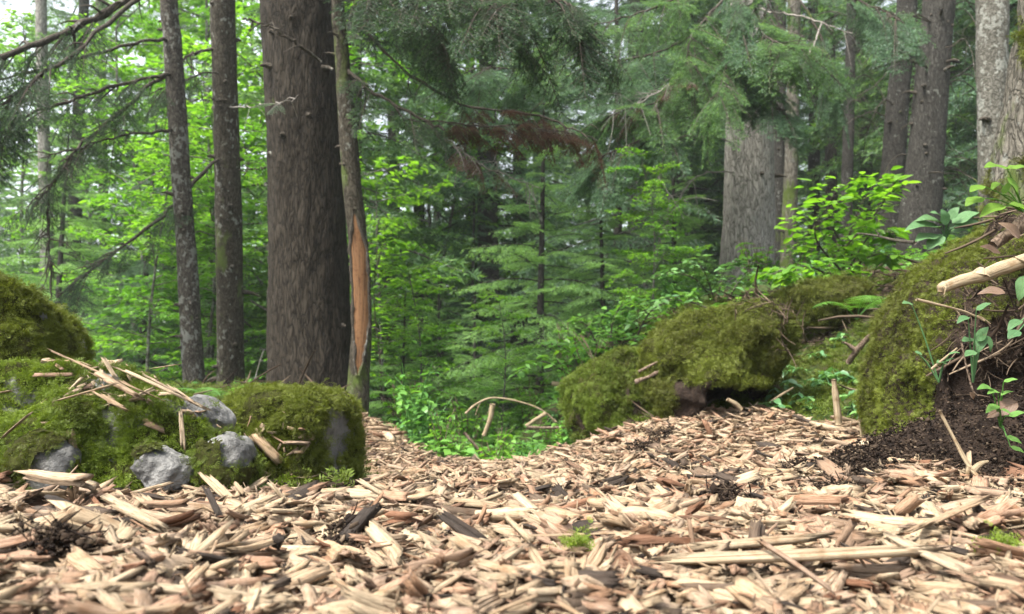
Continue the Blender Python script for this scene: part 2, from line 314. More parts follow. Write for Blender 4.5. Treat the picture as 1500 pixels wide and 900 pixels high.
# ------------------------------------------------------------------ terrain
CP = np.array([(0, -1, .03), (0, .3, .03), (0, .8, .03), (0, 1.3, .015), (0, 2, -.03), (0, 2.6, -.075), (0, 3.1, -.13), (0, 3.6, -.25), (0, 4.3, -.38), (0, 6, -.45), (0, 9, -.7), (0, 14, -1.0),
    (-.9, .7, .04), (-.9, 1.3, .03), (-1.6, 1.6, .05), (-2.5, 1.0, .1), (-.7, 2.2, 0), (-.6, 3, -.02), (-.8, 4.2, .03), (-1.3, 4.8, .06), (-2.3, 5.6, .0), (-3.2, 5, .05), (-2, 3, .06), (-4, 10, -.5), (-3, 14, -.9), (-9, 12, -.7), (-6, 5, 0),
    (-.35, 3.6, -.12), (.4, 1.4, .02), (.5, 2, 0), (1.0, 1.3, .04), (.85, 1.7, .04), (1.2, 2.3, .06), (.55, 3.0, .07), (.85, 2.7, .09), (1.1, 2.9, .12), (.35, 3.3, -.03), (1.5, 3.6, .36), (1.9, 4.6, .72), (1.75, 3.5, .55), (.5, 4.2, .02), (.55, 5, .35), (.8, 6, .52), (.35, 5, .12),
    (3, 6, 1.15), (2.1, 7, .95), (4, 10, 1.6), (7, 12, 2.2), (1, 10, .55), (3, 2.5, .8), (2.2, 2, .62), (2.4, 1, .6), (1.7, .6, .25), (3, 0, .8), (0, 22, -1.2), (-8, 25, -1.0), (8, 25, 2.2), (14, 8, 3.0), (-14, 6, -.3)], float)
def _tps_k(r): return np.where(r > 1e-9, r * r * np.log(r + 1e-12), 0.0)
_c = CP[:, :2]; _K = _tps_k(np.linalg.norm(_c[:, None] - _c[None], axis=-1)) + np.eye(len(CP)) * 0.02
_Pm = np.hstack([np.ones((len(CP), 1)), _c]); _A = np.block([[_K, _Pm], [_Pm.T, np.zeros((3, 3))]])
_w = np.linalg.solve(_A, np.concatenate([CP[:, 2], [0, 0, 0]]))
def hz(x, y, rough=True):
    x = np.asarray(x, float); y = np.asarray(y, float); sh = x.shape; x = x.ravel(); y = y.ravel()
    out = np.empty(len(x))
    for s in range(0, len(x), 20000):
        q = np.stack([x[s:s + 20000], y[s:s + 20000]], 1)
        # far out the sheet runs level
        rr = np.linalg.norm(q - np.array([0, 6.0]), axis=1); k = np.minimum(1, 22.0 / np.maximum(rr, 1e-6)); qq = np.array([0, 6.0]) + (q - np.array([0, 6.0])) * k[:, None]
        r = np.linalg.norm(qq[:, None] - _c[None], axis=-1)
        out[s:s + 20000] = _tps_k(r) @ _w[:-3] + _w[-3] + qq @ _w[-2:]
    out = np.clip(out, -2.0, 4.0)
    if rough:
        far = np.clip((y - 3.5) / 4, 0, 1)
        out = out + 0.018 * fbm2(x, y, 5.0, 3, 11) * (1 + 2.5 * far)
    return out.reshape(sh)
PATH = np.array([(-3, .1), (-2.6, 1.1), (-1.5, 1.33), (-.3, 1.5), (-.28, 1.9), (-.5, 2.5), (-.85, 3.6), (-1.1, 4.6), (-.8, 4.9), (-.42, 3.5), (-.2, 3.25), (.15, 3.2), (.38, 3.1), (.55, 3.0), (.95, 2.85), (1.25, 2.5), (1.2, 2.15), (.85, 1.95), (.66, 1.68), (.85, 1.50), (1.2, 1.42), (1.6, 1.25), (2.2, .5), (2.2, .1)], float)
def inpoly(x, y, poly):
    x = np.asarray(x); y = np.asarray(y); ins = np.zeros(x.shape, bool); n = len(poly)
    for i in range(n):
        x0, y0 = poly[i]; x1, y1 = poly[(i + 1) % n]
        c = ((y0 > y) != (y1 > y)) & (x < (x1 - x0) * (y - y0) / (y1 - y0 + 1e-12) + x0); ins ^= c
    return ins
def grid_axis(a, b, fine0, fine1, df, dc):
    l = list(np.arange(fine0, fine1, df)); x = fine0; st = df
    lo = []
    while x > a: st = min(st * 1.18, dc); x -= st; lo.append(x)
    hi = []; x = fine1; st = df
    while x < b: hi.append(x); st = min(st * 1.18, dc); x += st
    return np.array(lo[::-1] + l + hi)
gx = grid_axis(-160, 160, -1.8, 2.4, 0.035, 6); gy = grid_axis(-25, 220, 0.0, 5.0, 0.035, 6)
GX, GY = np.meshgrid(gx, gy); GZ = hz(GX, GY)
pm = inpoly(GX + .06 * fbm2(GX, GY, 6, 2, 5), GY + .06 * fbm2(GX, GY, 6, 2, 6), PATH).astype(float)
nx, ny = len(gx), len(gy); ii, jj = np.meshgrid(np.arange(nx - 1), np.arange(ny - 1)); a0 = (jj * nx + ii).ravel()
Geo().add(np.stack([GX.ravel(), GY.ravel(), GZ.ravel() - 0.004], 1), np.stack([a0, a0 + 1, a0 + nx + 1, a0 + nx], 1), None, pm.ravel()).build('ground', M['ground'], None, True)['kind'] = 'structure'

# ------------------------------------------------------------------ foliage prototypes
def leaf_proto(w=0.5, fold=0.12, curl=0.12, n=5, wav=0.0):
    """a pointed oval leaf along +x, length 1, folded at the midrib"""
    t = np.linspace(0, 1, n); hw = w * 0.5 * np.sin(np.pi * t ** 0.8) ** 0.8; hw[0] = 0.02; hw[-1] = 0.0
    mid = np.stack([t, 0 * t, -curl * t * t], 1); l = mid + np.stack([0 * t, hw, fold * hw * 2 + wav * np.sin(t * 11)], 1); r = mid + np.stack([0 * t, -hw, fold * hw * 2 + wav * np.sin(t * 9 + 2)], 1)
    V = np.vstack([mid, l, r]); Q = []
    for i in range(n - 1): Q += [(i, i + 1, n + i + 1, n + i), (i, 2 * n + i, 2 * n + i + 1, i + 1)]
    uv = np.concatenate([np.stack([t, 0 * t], 1), np.stack([t, hw / w + 1e-4], 1), np.stack([t, -hw / w], 1)])
    return Geo().add(V, Q, None, 0.5, uv).arr()
LEAF = [leaf_proto(0.55, .1, .1, 4), leaf_proto(0.5, .18, .25, 4), leaf_proto(0.62, .05, .02, 4)]
LEAF_HI = [leaf_proto(0.62, .10, .15, 10, .03), leaf_proto(0.7, .05, .28, 10, .04), leaf_proto(0.55, .22, .35, 10, .03)]
def needle_tri(w): return Geo().add([(0, w / 2, 0), (0, -w / 2, 0), (1, 0, 0)], None, [(0, 1, 2)], 0.5).arr()
NEEDLE = [needle_tri(0.22)]
NEEDLE_FINE = [needle_tri(0.10)]
def spray(length=1.3, nlat=15, needles=6, nlen=0.028, step=0.05, droop=0.25, flat=0.5, fine=False, r=None, hang=0.0, width=0.42, bare=0.12):
    """one conifer branch along +x: (wood Geo, needles Geo)"""
    r = r or rng; wood = Geo(); nd = Geo()
    t = np.linspace(0, 1, 9); lift = r.uniform(-.05, .12)
    ax = np.stack([t * length, r.uniform(-.06, .06) * length * t * t, (lift * t - droop * t * t + 0.35 * droop * np.clip(t - .7, 0, 1) ** 2 * 3) * length], 1)
    tube(wood, ax, np.linspace(0.011, 0.003, 9) * (length / 1.3), 4, 0.3, 0, False)
    D = []; O = []; tip = []
    def shoots(a, b, tipness):
        L = np.linalg.norm(b - a); k = max(2, int(L / step * 1.0)); d = (b - a) / (L + 1e-9)
        s = np.linspace(0.05, 1, k * needles)
        o = a + (b - a) * s[:, None]; n_ = len(s)
        side = norm(np.cross(d, [0, 0, 1.0])); upv = np.cross(side, d)
        ph = r.uniform(0, 2 * np.pi, n_); sy = np.cos(ph); sz = np.sin(ph) * flat + .15
        D.append(norm(d * r.uniform(.4, 1.0, n_)[:, None] + side * sy[:, None] + upv * sz[:, None])); O.append(o)
        tip.append(np.clip(tipness * .3 + .25 * s + .6 * (s > .72) * tipness + r.normal(0, .06, n_), 0, 1))
    for i in range(nlat):
        u = bare + (1 - bare) * (i + r.uniform(.1, .9)) / nlat; k = u * 8; q = int(min(k, 7)); base = ax[q] + (ax[q + 1] - ax[q]) * (k - q)
        d0 = norm(ax[q + 1] - ax[q])
        for sgn in (-1, 1):
            if r.random() < .08: continue
            ll = length * (width * (1 - u) ** .8 * min(1, u * 5) + .05) * r.uniform(.7, 1.15)
            an = R(r.uniform(42, 66)); side = norm(np.cross(d0, [0, 0, 1.0])) * sgn
            dl = norm(d0 * math.cos(an) + side * math.sin(an) + np.array([0, 0, r.uniform(-.22, .08) - hang]))
            end = base + dl * ll + np.array([0, 0, -.10 * ll - hang * ll * .5])
            tube(wood, np.stack([base, (base + end) / 2 + [0, 0, .02 * ll], end]), [0.004, .003, .002], 3, 0.3, 0, False)
            shoots(base + (end - base) * .1, end, 1.0 if r.random() < .6 else .3)
            m = int(ll / 0.09)
            for j in range(m):
                uu = (j + .6) / (m + .3); b2 = base + (end - base) * uu
                for sg in (-1, 1):
                    l2 = (ll * (1 - uu) * .5 + .03) * r.uniform(.6, 1.1); sd2 = norm(np.cross(dl, [0, 0, 1.0])) * sg
                    d2 = norm(dl * .75 + sd2 * .65 + np.array([0, 0, r.uniform(-.25, .05) - hang * 1.2]))
                    shoots(b2, b2 + d2 * l2, 1.0 if r.random() < .5 else .2)
    shoots(ax[5], ax[8], .8)
    O = np.vstack(O); D = np.vstack(D); tip = np.concatenate(tip); N = len(O)
    nd.scatter(NEEDLE_FINE if fine else NEEDLE, np.zeros(N, int), spin(frames(D, [0, 0, 1]), r.uniform(0, 6.28, N)), nlen * r.uniform(.75, 1.2, N), O, tip)
    return wood.arr(), nd.arr()
SPR = [spray(1.4, 12, 5, .042, .06, d, f, width=w, hang=h) for d, f, w, h in ((.28, .5, .42, 0), (.4, .6, .36, .15), (.15, .4, .45, .0), (.35, .7, .4, .3))]
SPR_FAR = [spray(1.4, 8, 4, .065, .10, d, .6, width=.45, hang=h) for d, h in ((.3, .05), (.42, .25), (.2, 0))]
SPR_NEAR = [spray(1.0, 15, 7, .026, .034, d, .35, fine=False, width=.42, hang=h) for d, h in ((.2, .0), (.3, .1), (.25, .35))]

def conifer(name, h, z0, z1, l0, l1, per_m, sprays, mat, bark, trunk_r, seed, fade=1.0, dead_to=0.0, tilt0=-.1, tone=.4):
    """a standing conifer at the origin; returns its Empty"""
    r = np.random.default_rng(seed)
    root = thing(name, None, None, (0, 0, 0)); tag(root, name.replace('_', ' '), 'tree')
    n = 18; zz = np.linspace(-.3, h, n); tr = Geo()
    pts = np.stack([.03 * np.sin(zz * .9 + seed), .03 * np.cos(zz * .7 + seed), zz], 1); rad = trunk_r * (1 - np.clip(zz, 0, h) / h) ** .8 + .006; rad[0] *= 1.35; rad[1] *= 1.1
    tube(tr, pts, rad, 12, .5)
    N = int((z1 - z0) * per_m); zs = z0 + (z1 - z0) * (np.arange(N) + r.uniform(0, 1, N)) / N
    az = np.arange(N) * 2.399 + r.uniform(-.4, .4, N); f = (zs - z0) / (z1 - z0); L = (l0 + (l1 - l0) * f) * r.uniform(.7, 1.15, N)
    tl = tilt0 + .35 * f + r.uniform(-.12, .12, N)
    d = np.stack([np.cos(az) * np.cos(tl), np.sin(az) * np.cos(tl), np.sin(tl)], 1); Rm = frames(d, [0, 0, 1.0]); Rm = spin(Rm, r.uniform(-.25, .25, N))
    pos = np.stack([np.interp(zs, zz, pts[:, 0]), np.interp(zs, zz, pts[:, 1]), zs], 1); pk = r.integers(0, len(sprays), N)
    Ls = sprays[0][0][0][:, 0].max()
    tr.scatter([s[0] for s in sprays], pk, Rm, L / Ls, pos, np.full(N, .4))
    cr = Geo().scatter([s[1] for s in sprays], pk, Rm, L / Ls, pos, np.clip(r.normal(tone, .25, N), 0, 1), .7 if tone < .5 else .5)
    if dead_to > 0:
        K = int(dead_to * 9)
        for i in range(K):
            z = r.uniform(.4, dead_to); a = r.uniform(0, 6.28); ll = r.uniform(.3, 1.5); b = np.array([0, 0, z]); e = np.array([math.cos(a), math.sin(a), 0])
            p1 = b + e * ll * .5 + [0, 0, r.uniform(-.1, .1) * ll]; p2 = b + e * ll + [0, 0, -r.uniform(0, .35) * ll]
            tube(tr, smooth_curve([b, p1, p2], 6), np.linspace(.010, .003, 6), 4, .3, 0, False)
            for j in range(5):
                u = r.uniform(.25, 1); q = b + (p2 - b) * u; dd = norm(e * .5 + r.normal(0, .6, 3) + np.array([0, 0, -.3])); tube(tr, [q, q + dd * ll * .25 * r.uniform(.4, 1.2)], [.004, .0015], 3, .3, 0, False)
    tr.build('trunk', bark, root, True); cr.build('crown', mat, root)
    return root
def broadleaf(name, h, z0, z1, spread, nb, leaves, lsize, mat, bark, trunk_r, seed, flat=.35):
    r = np.random.default_rng(seed); root = thing(name, name.replace('_', ' '), 'tree', (0, 0, 0)); tr = Geo(); cr = Geo()
    zz = np.linspace(-.2, h, 9); pts = np.stack([.05 * h * np.sin(zz * 1.1 + seed) * zz / h, .05 * h * np.cos(zz * .8 + seed) * zz / h, zz], 1)
    tube(tr, pts, np.linspace(trunk_r, trunk_r * .2, 9), 8, .5)
    O = []; D = []; A = []
    for i in range(nb):
        f = (i + r.random()) / nb; z = z0 + (z1 - z0) * f; a = i * 2.4 + r.uniform(-.5, .5); L = spread * (1.05 - .55 * f) * r.uniform(.6, 1.15)
        b = np.array([np.interp(z, zz, pts[:, 0]), np.interp(z, zz, pts[:, 1]), z]); e = np.array([math.cos(a), math.sin(a), 0])
        mid = b + e * L * .5 + [0, 0, L * r.uniform(.05, .3)]; end = b + e * L + [0, 0, L * r.uniform(-.1, .3)]
        c = smooth_curve([b, mid, end], 8); tube(tr, c, np.linspace(trunk_r * .3, .003, 8), 4, .4, 0, False)
        sd = np.array([-e[1], e[0], 0]); tone = r.uniform(.15, .95)
        for j in range(7):
            u = .25 + .75 * j / 6; q = c[int(u * 7)]
            for sg in (-1, 1):
                l2 = L * .42 * (1.15 - u) * r.uniform(.6, 1.2) + .08; d2 = norm(e * .7 + sd * sg + [0, 0, r.uniform(-.15, .15)]); tube(tr, [q, q + d2 * l2], [.004, .002], 3, .4, 0, False)
                k = max(3, int(leaves * l2)); s = r.uniform(.1, 1.05, k); o = q + d2 * (s * l2)[:, None] + r.normal(0, .015, (k, 3))
                ld = d2 * .6 + np.cross(d2, [0, 0, 1.0])[None] * r.choice([-1, 1], k)[:, None] * .8 + np.stack([0 * s, 0 * s, r.uniform(-.5, .15, k)], 1)
                O.append(o); D.append(ld); A.append(np.clip(tone + r.normal(0, .15, k), 0, 1))
    O = np.vstack(O); D = np.vstack(D); A = np.concatenate(A); n = len(O); up = norm(np.stack([r.normal(0, flat, n), r.normal(0, flat, n), np.ones(n)], 1))
    cr.scatter(LEAF, r.integers(0, 3, n), frames(D, up), lsize * r.uniform(.6, 1.2, n), O, A)
    tr.build('trunk', bark, root, True); cr.build('crown', mat, root)
    return root

# ------------------------------------------------------------------ the wood behind
proto = {
    'spruce': [conifer('spruce_tree', 15, .8, 14.5, 1.8, .4, 11, SPR_FAR, M['needle'], M['bark_far'], .14, 1),
               conifer('spruce_tree', 13, .5, 12.5, 1.8, .4, 12, SPR_FAR, M['needle_blue'], M['bark_far'], .12, 2, tilt0=-.25)],
    'fir': [conifer('fir_tree', 16, 3.0, 15.5, 2.0, .4, 9, SPR_FAR, M['needle_blue'], M['bark_far'], .17, 3, dead_to=3.4),
            conifer('fir_tree', 16, 2.0, 15.5, 2.0, .6, 10, SPR_FAR, M['needle'], M['bark_far'], .15, 4, dead_to=2.6)],
    'young': [conifer('young_spruce', 3.0, .15, 2.95, 1.15, .18, 26, SPR, M['needle_young_bright'], M['bark_far'], .035, 5, tilt0=-.02, tone=.8),
              conifer('young_spruce', 2.2, .1, 2.15, .85, .15, 26, SPR, M['needle_young_bright'], M['bark_far'], .026, 6, tilt0=.05, tone=.8),
              conifer('young_fir', 4.2, .3, 4.1, 1.3, .2, 20, SPR, M['needle_blue'], M['bark_far'], .045, 7, tilt0=-.12)],
    'beech': [broadleaf('beech_tree', 7, .6, 6.8, 2.2, 34, 60, .085, M['beech'], M['bark_pale'], .05, 8),
              broadleaf('beech_tree', 4, .3, 3.9, 1.5, 24, 60, .075, M['beech'], M['bark_pale'], .03, 9)],
}
used = set()
def plant_tree(kind, k, x, y, sc, rz, label, group=None, cat='tree', dz=0.0):
    o = proto[kind][k]; loc = (x, y, float(hz(x, y)) - .03 + dz)
    if (kind, k) not in used:
        used.add((kind, k)); o.location = loc; o.rotation_euler = (0, 0, rz); o.scale = (sc,) * 3; o['label'] = label; o['category'] = cat
        if group: o['group'] = group
        return o
    r = dup(o, loc, rz, sc, label, group); r['category'] = cat
    if not group and 'group' in r: del r['group']
    return r
def at(px, D):            # ground spot below a bearing at a distance
    return (px - 750) / FPX * D, D * math.cos(PITCH)
# hand-placed
for kind, k, px, D, sc, rz, label in [
    ('young', 0, 795, 6.3, 1.0, .4, 'young light green spruce with tiered branches in the middle of the clearing'),
    ('young', 1, 592, 5.6, .62, 1.0, 'small young spruce just right of the split trunk'),
    ('young', 2, 690, 9.5, .9, 2.0, 'dark young fir behind the tiered young spruce'),
    ('young', 0, 560, 8.5, .8, 3.1, 'young spruce deep behind the split trunk'),
    ('young', 2, 905, 7.6, 1.15, 1.2, 'grey green young fir between the tiered spruce and the thick grey fir'),
    ('young', 1, 985, 6.6, .9, 5.2, 'bushy young spruce left of the thick grey fir trunk'),
    ('young', 2, 215, 9.0, 1.0, 4.0, 'drooping young fir left of the slim lichen-spotted trunk'),
    ('young', 0, 90, 8.0, 1.1, 2.2, 'feathery young spruce above the mossy boulder at the edge'),
    ('young', 1, 150, 11, 1.3, .2, 'pale young spruce far behind the mossy boulders'),
    ('beech', 0, 405, 8.5, 1.0, .5, 'bright beech tree seen between the slim trunk and the thick brown trunk'),
    ('beech', 0, 300, 14.0, 1.5, 1.5, 'tall beech filling the light between the two slim trunks from far back'),
    ('beech', 0, 395, 17.0, 1.7, 2.9, 'far tall beech closing the gap left of the thick brown trunk'),
    ('beech', 0, 235, 17.5, 1.6, 0.3, 'far tall beech behind the slim lichen-spotted trunk'),
    ('beech', 0, 110, 19.0, 1.7, 3.3, 'far tall beech behind the pale thin trunk'),
    ('beech', 0, 655, 10.5, .8, 5.1, 'fresh green beech above the dark gap right of the split trunk'),
    ('young', 1, 700, 6.6, .8, 2.7, 'low fresh spruce between the split trunk and the tiered spruce'),
    ('young', 0, 880, 6.2, .62, 3.9, 'low fresh spruce behind the leafy sapling at mid right'),
    ('beech', 1, 612, 5.3, .36, 2.2, 'small leafy beech in the hollow just right of the split trunk'),
    ('beech', 1, 735, 5.4, .30, 3.3, 'knee high beech behind the brush past the crest'),
    ('beech', 1, 955, 5.6, .34, 1.9, 'small beech rising behind the hollow boulder'),
    ('young', 1, 640, 7.4, 1.0, 4.9, 'fresh young spruce in the hollow between the split trunk and the tiered spruce'),
    ('beech', 0, 190, 11.0, 1.0, 2.5, 'tall bright beech left of the slim lichen-spotted trunk'),
    ('beech', 1, 305, 7.5, .85, 4.0, 'low bright beech sapling between the two slim trunks'),
    ('beech', 1, 560, 7.2, .75, 1.3, 'bright green beech sapling close behind the split trunk'),
    ('beech', 0, 620, 12.5, 1.1, 3.7, 'yellow green beech crown beyond the split trunk'),
    ('beech', 1, 225, 6.9, .7, 5.0, 'low beech sapling above the chips on the boulder'),
    ('beech', 1, 350, 9.8, 1.2, 5.8, 'glowing beech sapling farther back between the slim trunks'),
    ('fir', 0, 940, 10.5, 1.0, .3, 'big grey green fir with drooping twigs left of the thick grey trunk'),
    ('fir', 1, 1010, 13, 1.1, 2.1, 'dark fir filling the gap behind the drooping fir'),
    ('fir', 0, 760, 15, 1.1, 4.4, 'dark tall fir behind the tiered young spruce'),
    ('spruce', 1, 640, 15.5, 1.0, 1.1, 'deep shaded spruce in the dark gap right of the split trunk'),
    ('spruce', 0, 100, 13, 1.0, 2.0, 'tall feathery spruce above the leftmost mossy boulder'),
]:
    x, y = at(px, D); plant_tree(kind, k, x, y, sc, rz, label)
# the mass of the wood, each tree an object
r2 = np.random.default_rng(21); pts_used = [at(p, d) for p, d in ((795, 7.2), (940, 10.5), (1095, 7.2), (450, 4.8), (592, 5.6))]
def zone(px):
    for lim, s in ((250, 'beyond the leftmost mossy boulders'), (390, 'behind the two slim trunks'), (700, 'beyond the split trunk'), (1050, 'behind the tiered young spruce'), (1240, 'behind the thick grey fir trunk'), (9999, 'behind the leaning dark trunks')):
        if px < lim: return s
cnt = 0
for tries in range(4000):
    if cnt >= 95: break
    D = 8.5 + 34 * r2.random() ** 1.25; px = r2.uniform(-330, 1830); x, y = at(px, D)
    sp = 1.1 + .03 * D
    if px < 420: sp *= 1.25
    elif px < 1000: sp *= 1.3
    if any((x - a) ** 2 + (y - b) ** 2 < sp * sp for a, b in pts_used): continue
    pts_used.append((x, y)); cnt += 1; u = r2.random()
    if px > 1000: kind = 'fir' if u < .62 else ('spruce' if u < .9 else 'young')
    elif px < 420: kind = 'beech' if u < .36 else ('spruce' if u < .66 else ('young' if u < .82 else 'fir'))
    else: kind = 'spruce' if u < .5 else ('fir' if u < .78 else ('beech' if u < .9 else 'young'))
    k = int(r2.integers(0, len(proto[kind]))); nm = {'spruce': 'tall shaded spruce', 'fir': 'tall fir', 'young': 'half grown conifer', 'beech': 'light green beech'}[kind]
    plant_tree(kind, k, x, y, r2.uniform(.8, 1.25), r2.uniform(0, 6.28), f'{nm} in the wood {zone(px)}', f'{nm} trees {zone(px)}')
# far wood reads as one green mass
fw = Geo()
N = 420; ang = r2.uniform(-1.15, 1.15, N); rad = r2.uniform(46, 95, N); fx = rad * np.sin(ang); fy = rad * np.cos(ang)
k = 26
for i in range(N):
    zz = np.sort(r2.uniform(0, 18, k * 3)); a = r2.uniform(0, 6.28, k * 3); L = (3.6 * (1 - zz / 19) + .4) * r2.uniform(.6, 1.1, k * 3)
    b = np.stack([fx[i] + 0 * zz, fy[i] + 0 * zz, hz(fx[i:i + 1], fy[i:i + 1], False)[0] + zz], 1); d = np.stack([np.cos(a), np.sin(a), -.25 + 0 * a], 1)
    w = np.stack([-np.sin(a), np.cos(a), 0 * a], 1); e = b + d * L[:, None]; m = b + d * L[:, None] * .55
    V = np.stack([b, m + w * L[:, None] * .22 - [0, 0, .15], e, m - w * L[:, None] * .22 - [0, 0, .15]], 1).reshape(-1, 3)
    fw.add(V, np.arange(len(V)).reshape(-1, 4), None, np.repeat(np.clip(r2.normal(.45, .2, k * 3), 0, 1), 4))
tag(fw.build('distant_wood', M['needle']), 'far off wood closing the view behind all the nearer trees', 'wood', None, 'stuff')

# ------------------------------------------------------------------ the damp air of the wood
def haze():
    x0, x1, y0, y1, z0, z1 = -120, 120, -30, 130, -4, 30
    V = [(x, y, z) for z in (z0, z1) for y in (y0, y1) for x in (x0, x1)]
    o = Geo().add(V, [(0, 2, 3, 1), (4, 5, 7, 6), (0, 1, 5, 4), (2, 6, 7, 3), (0, 4, 6, 2), (1, 3, 7, 5)]).build('haze', None or bpy.data.materials.new('haze')); m = o.data.materials[0]; m.use_nodes = True; nt = m.node_tree; nt.nodes.clear()
    out = nt.nodes.new('ShaderNodeOutputMaterial'); v = nt.nodes.new('ShaderNodeVolumePrincipled'); v.inputs['Color'].default_value = (.86, .93, .92, 1); v.inputs['Density'].default_value = HAZE; v.inputs['Anisotropy'].default_value = .2
    nt.links.new(v.outputs[0], out.inputs['Volume']); o['kind'] = 'stuff'
HAZE = 0.0016
haze()

# ------------------------------------------------------------------ the trunks close by
def trunk_geo(px_pts, widths, D, top_extra=5.0, seg=64, nring=150, rough=.05, seed=0, flare=.0, cell=9):
    """trunk following picture points (top to bottom) at one distance; extends upward past the frame and down into the soil"""
    c = [P(a, b, D) for a, b in px_pts]; w = [x / FPX * D * .5 for x in widths]
    c = c[::-1]; w = w[::-1]                       # bottom to top
    d0 = norm(c[1] - c[0]); d1 = norm(c[-1] - c[-2]); d1 = norm(d1 + np.array([0, 0, 1.2]))
    zb = float(hz(c[0][0], c[0][1])); down = max(.15, c[0][2] - zb + .15)
    pts = [c[0] - d0 * down / max(.5, d0[2])] + c + [c[-1] + d1 * top_extra * .5, c[-1] + d1 * top_extra]; w = [w[0] * (1 + flare)] + w + [w[-1] * .8, w[-1] * .55]
    s = smooth_curve(pts, nring); L = np.concatenate([[0], np.cumsum(np.linalg.norm(np.diff(np.array(pts), axis=0), axis=1))])
    sl = np.concatenate([[0], np.cumsum(np.linalg.norm(np.diff(s, axis=0), axis=1))]); ww = np.interp(sl / sl[-1], L / L[-1], w)
    th = np.linspace(0, 2 * np.pi, seg, endpoint=False); ring = np.stack([np.cos(th), np.sin(th), 0 * th], 1)
    base = s[:, None] + ring[None] * ww[:, None, None]; q = base.reshape(-1, 3)
    n = fbm(q * np.array([5, 5, 1.3]), 3, seed) * rough * 1.2 + fbm(q * np.array([cell * 4, cell * 4, cell]), 3, seed + 3) * rough * .5
    base = s[:, None] + ring[None] * (ww[:, None] * (1 + n.reshape(nring, seg)))[:, :, None]
    i = np.arange(nring - 1)[:, None] * seg; j = np.arange(seg)[None]; k = (j + 1) % seg
    Q = np.stack([i + j, i + k, i + seg + k, i + seg + j], -1).reshape(-1, 4)
    g = Geo().add(base.reshape(-1, 3), Q, None, .5)
    return g, s, ww
def trunk_tree(name, label, px_pts, widths, D, mat, seed, knots=8, cat='tree', **kw):
    g, s, ww = trunk_geo(px_pts, widths, D, seed=seed, **kw); root = thing(name, label, cat, s[0])
    g.build('trunk', mat, root, True, None).location = -Vector(s[0])
    kr = np.random.default_rng(seed + 90); kg = Geo()
    vis = np.where((s[:, 2] > s[0, 2] + .2) & (s[:, 2] < .25 + D * .56))[0]
    for i in range(knots):
        kg = Geo()
        q = int(kr.choice(vis)); a = kr.uniform(-math.pi, .15) if kr.random() < .85 else kr.uniform(0, 6.28); e = np.array([math.cos(a), math.sin(a), kr.uniform(-.2, .15)]); b = s[q] + e * ww[q] * .93
        l = kr.uniform(.012, .05) if kr.random() < .7 else kr.uniform(.06, .16)
        tube(kg, [b, b + e * l * .6, b + e * l + [0, 0, -.15 * l]], [min(.02, ww[q] * .22), min(.014, ww[q] * .15), min(.006, ww[q] * .07)], 7, .4, .3, True, i)
        o = kg.build('branch_stub', M['twig'], root, True); o.location = -Vector(s[0])
    return root, s, ww
def child(root, geo, name, mat, smooth=False):
    o = geo.build(name, mat, root, smooth); o.location = -Vector(root.location); return o

big, bs, bw = trunk_tree('spruce_tree', 'thick dark brown trunk, the broadest of all, rising behind the mossy block', [(432, -40), (440, 80), (446, 240), (452, 400), (456, 520), (458, 590)], [98, 102, 107, 111, 119, 132], 4.8, M['bark_big'], 31, 12, seg=128, nring=420, rough=.045, flare=.12)
split, ss, sw = trunk_tree('split_tree', 'slim trunk with a long peeled strip of bare wood beside the thick brown trunk', [(494, -40), (500, 60), (507, 160), (516, 270), (527, 380), (530, 480), (525, 560), (521, 605)], [18, 21, 24, 27, 29, 29, 31, 36], 4.55, M['bark_slim2'], 32, 9, rough=.07)
slim, ls, lw = trunk_tree('slim_tree', 'slimmest pale-spotted trunk, the left one of the pair beside the brown trunk', [(247, -40), (253, 60), (259, 160), (267, 280), (275, 400), (281, 500), (285, 575)], [24, 25, 26, 28, 29, 29, 30], 5.4, M['bark_slim'], 33, 14, rough=.06)
slim2, l2, w2 = trunk_tree('slim_tree', 'slim knotty trunk with a moss collar, second from the thick brown trunk', [(327, -40), (329, 80), (332, 200), (335, 320), (337, 440), (338, 530), (338, 570)], [34, 35, 36, 37, 37, 37, 39], 5.8, M['bark_slim2'], 34, 16, rough=.05)
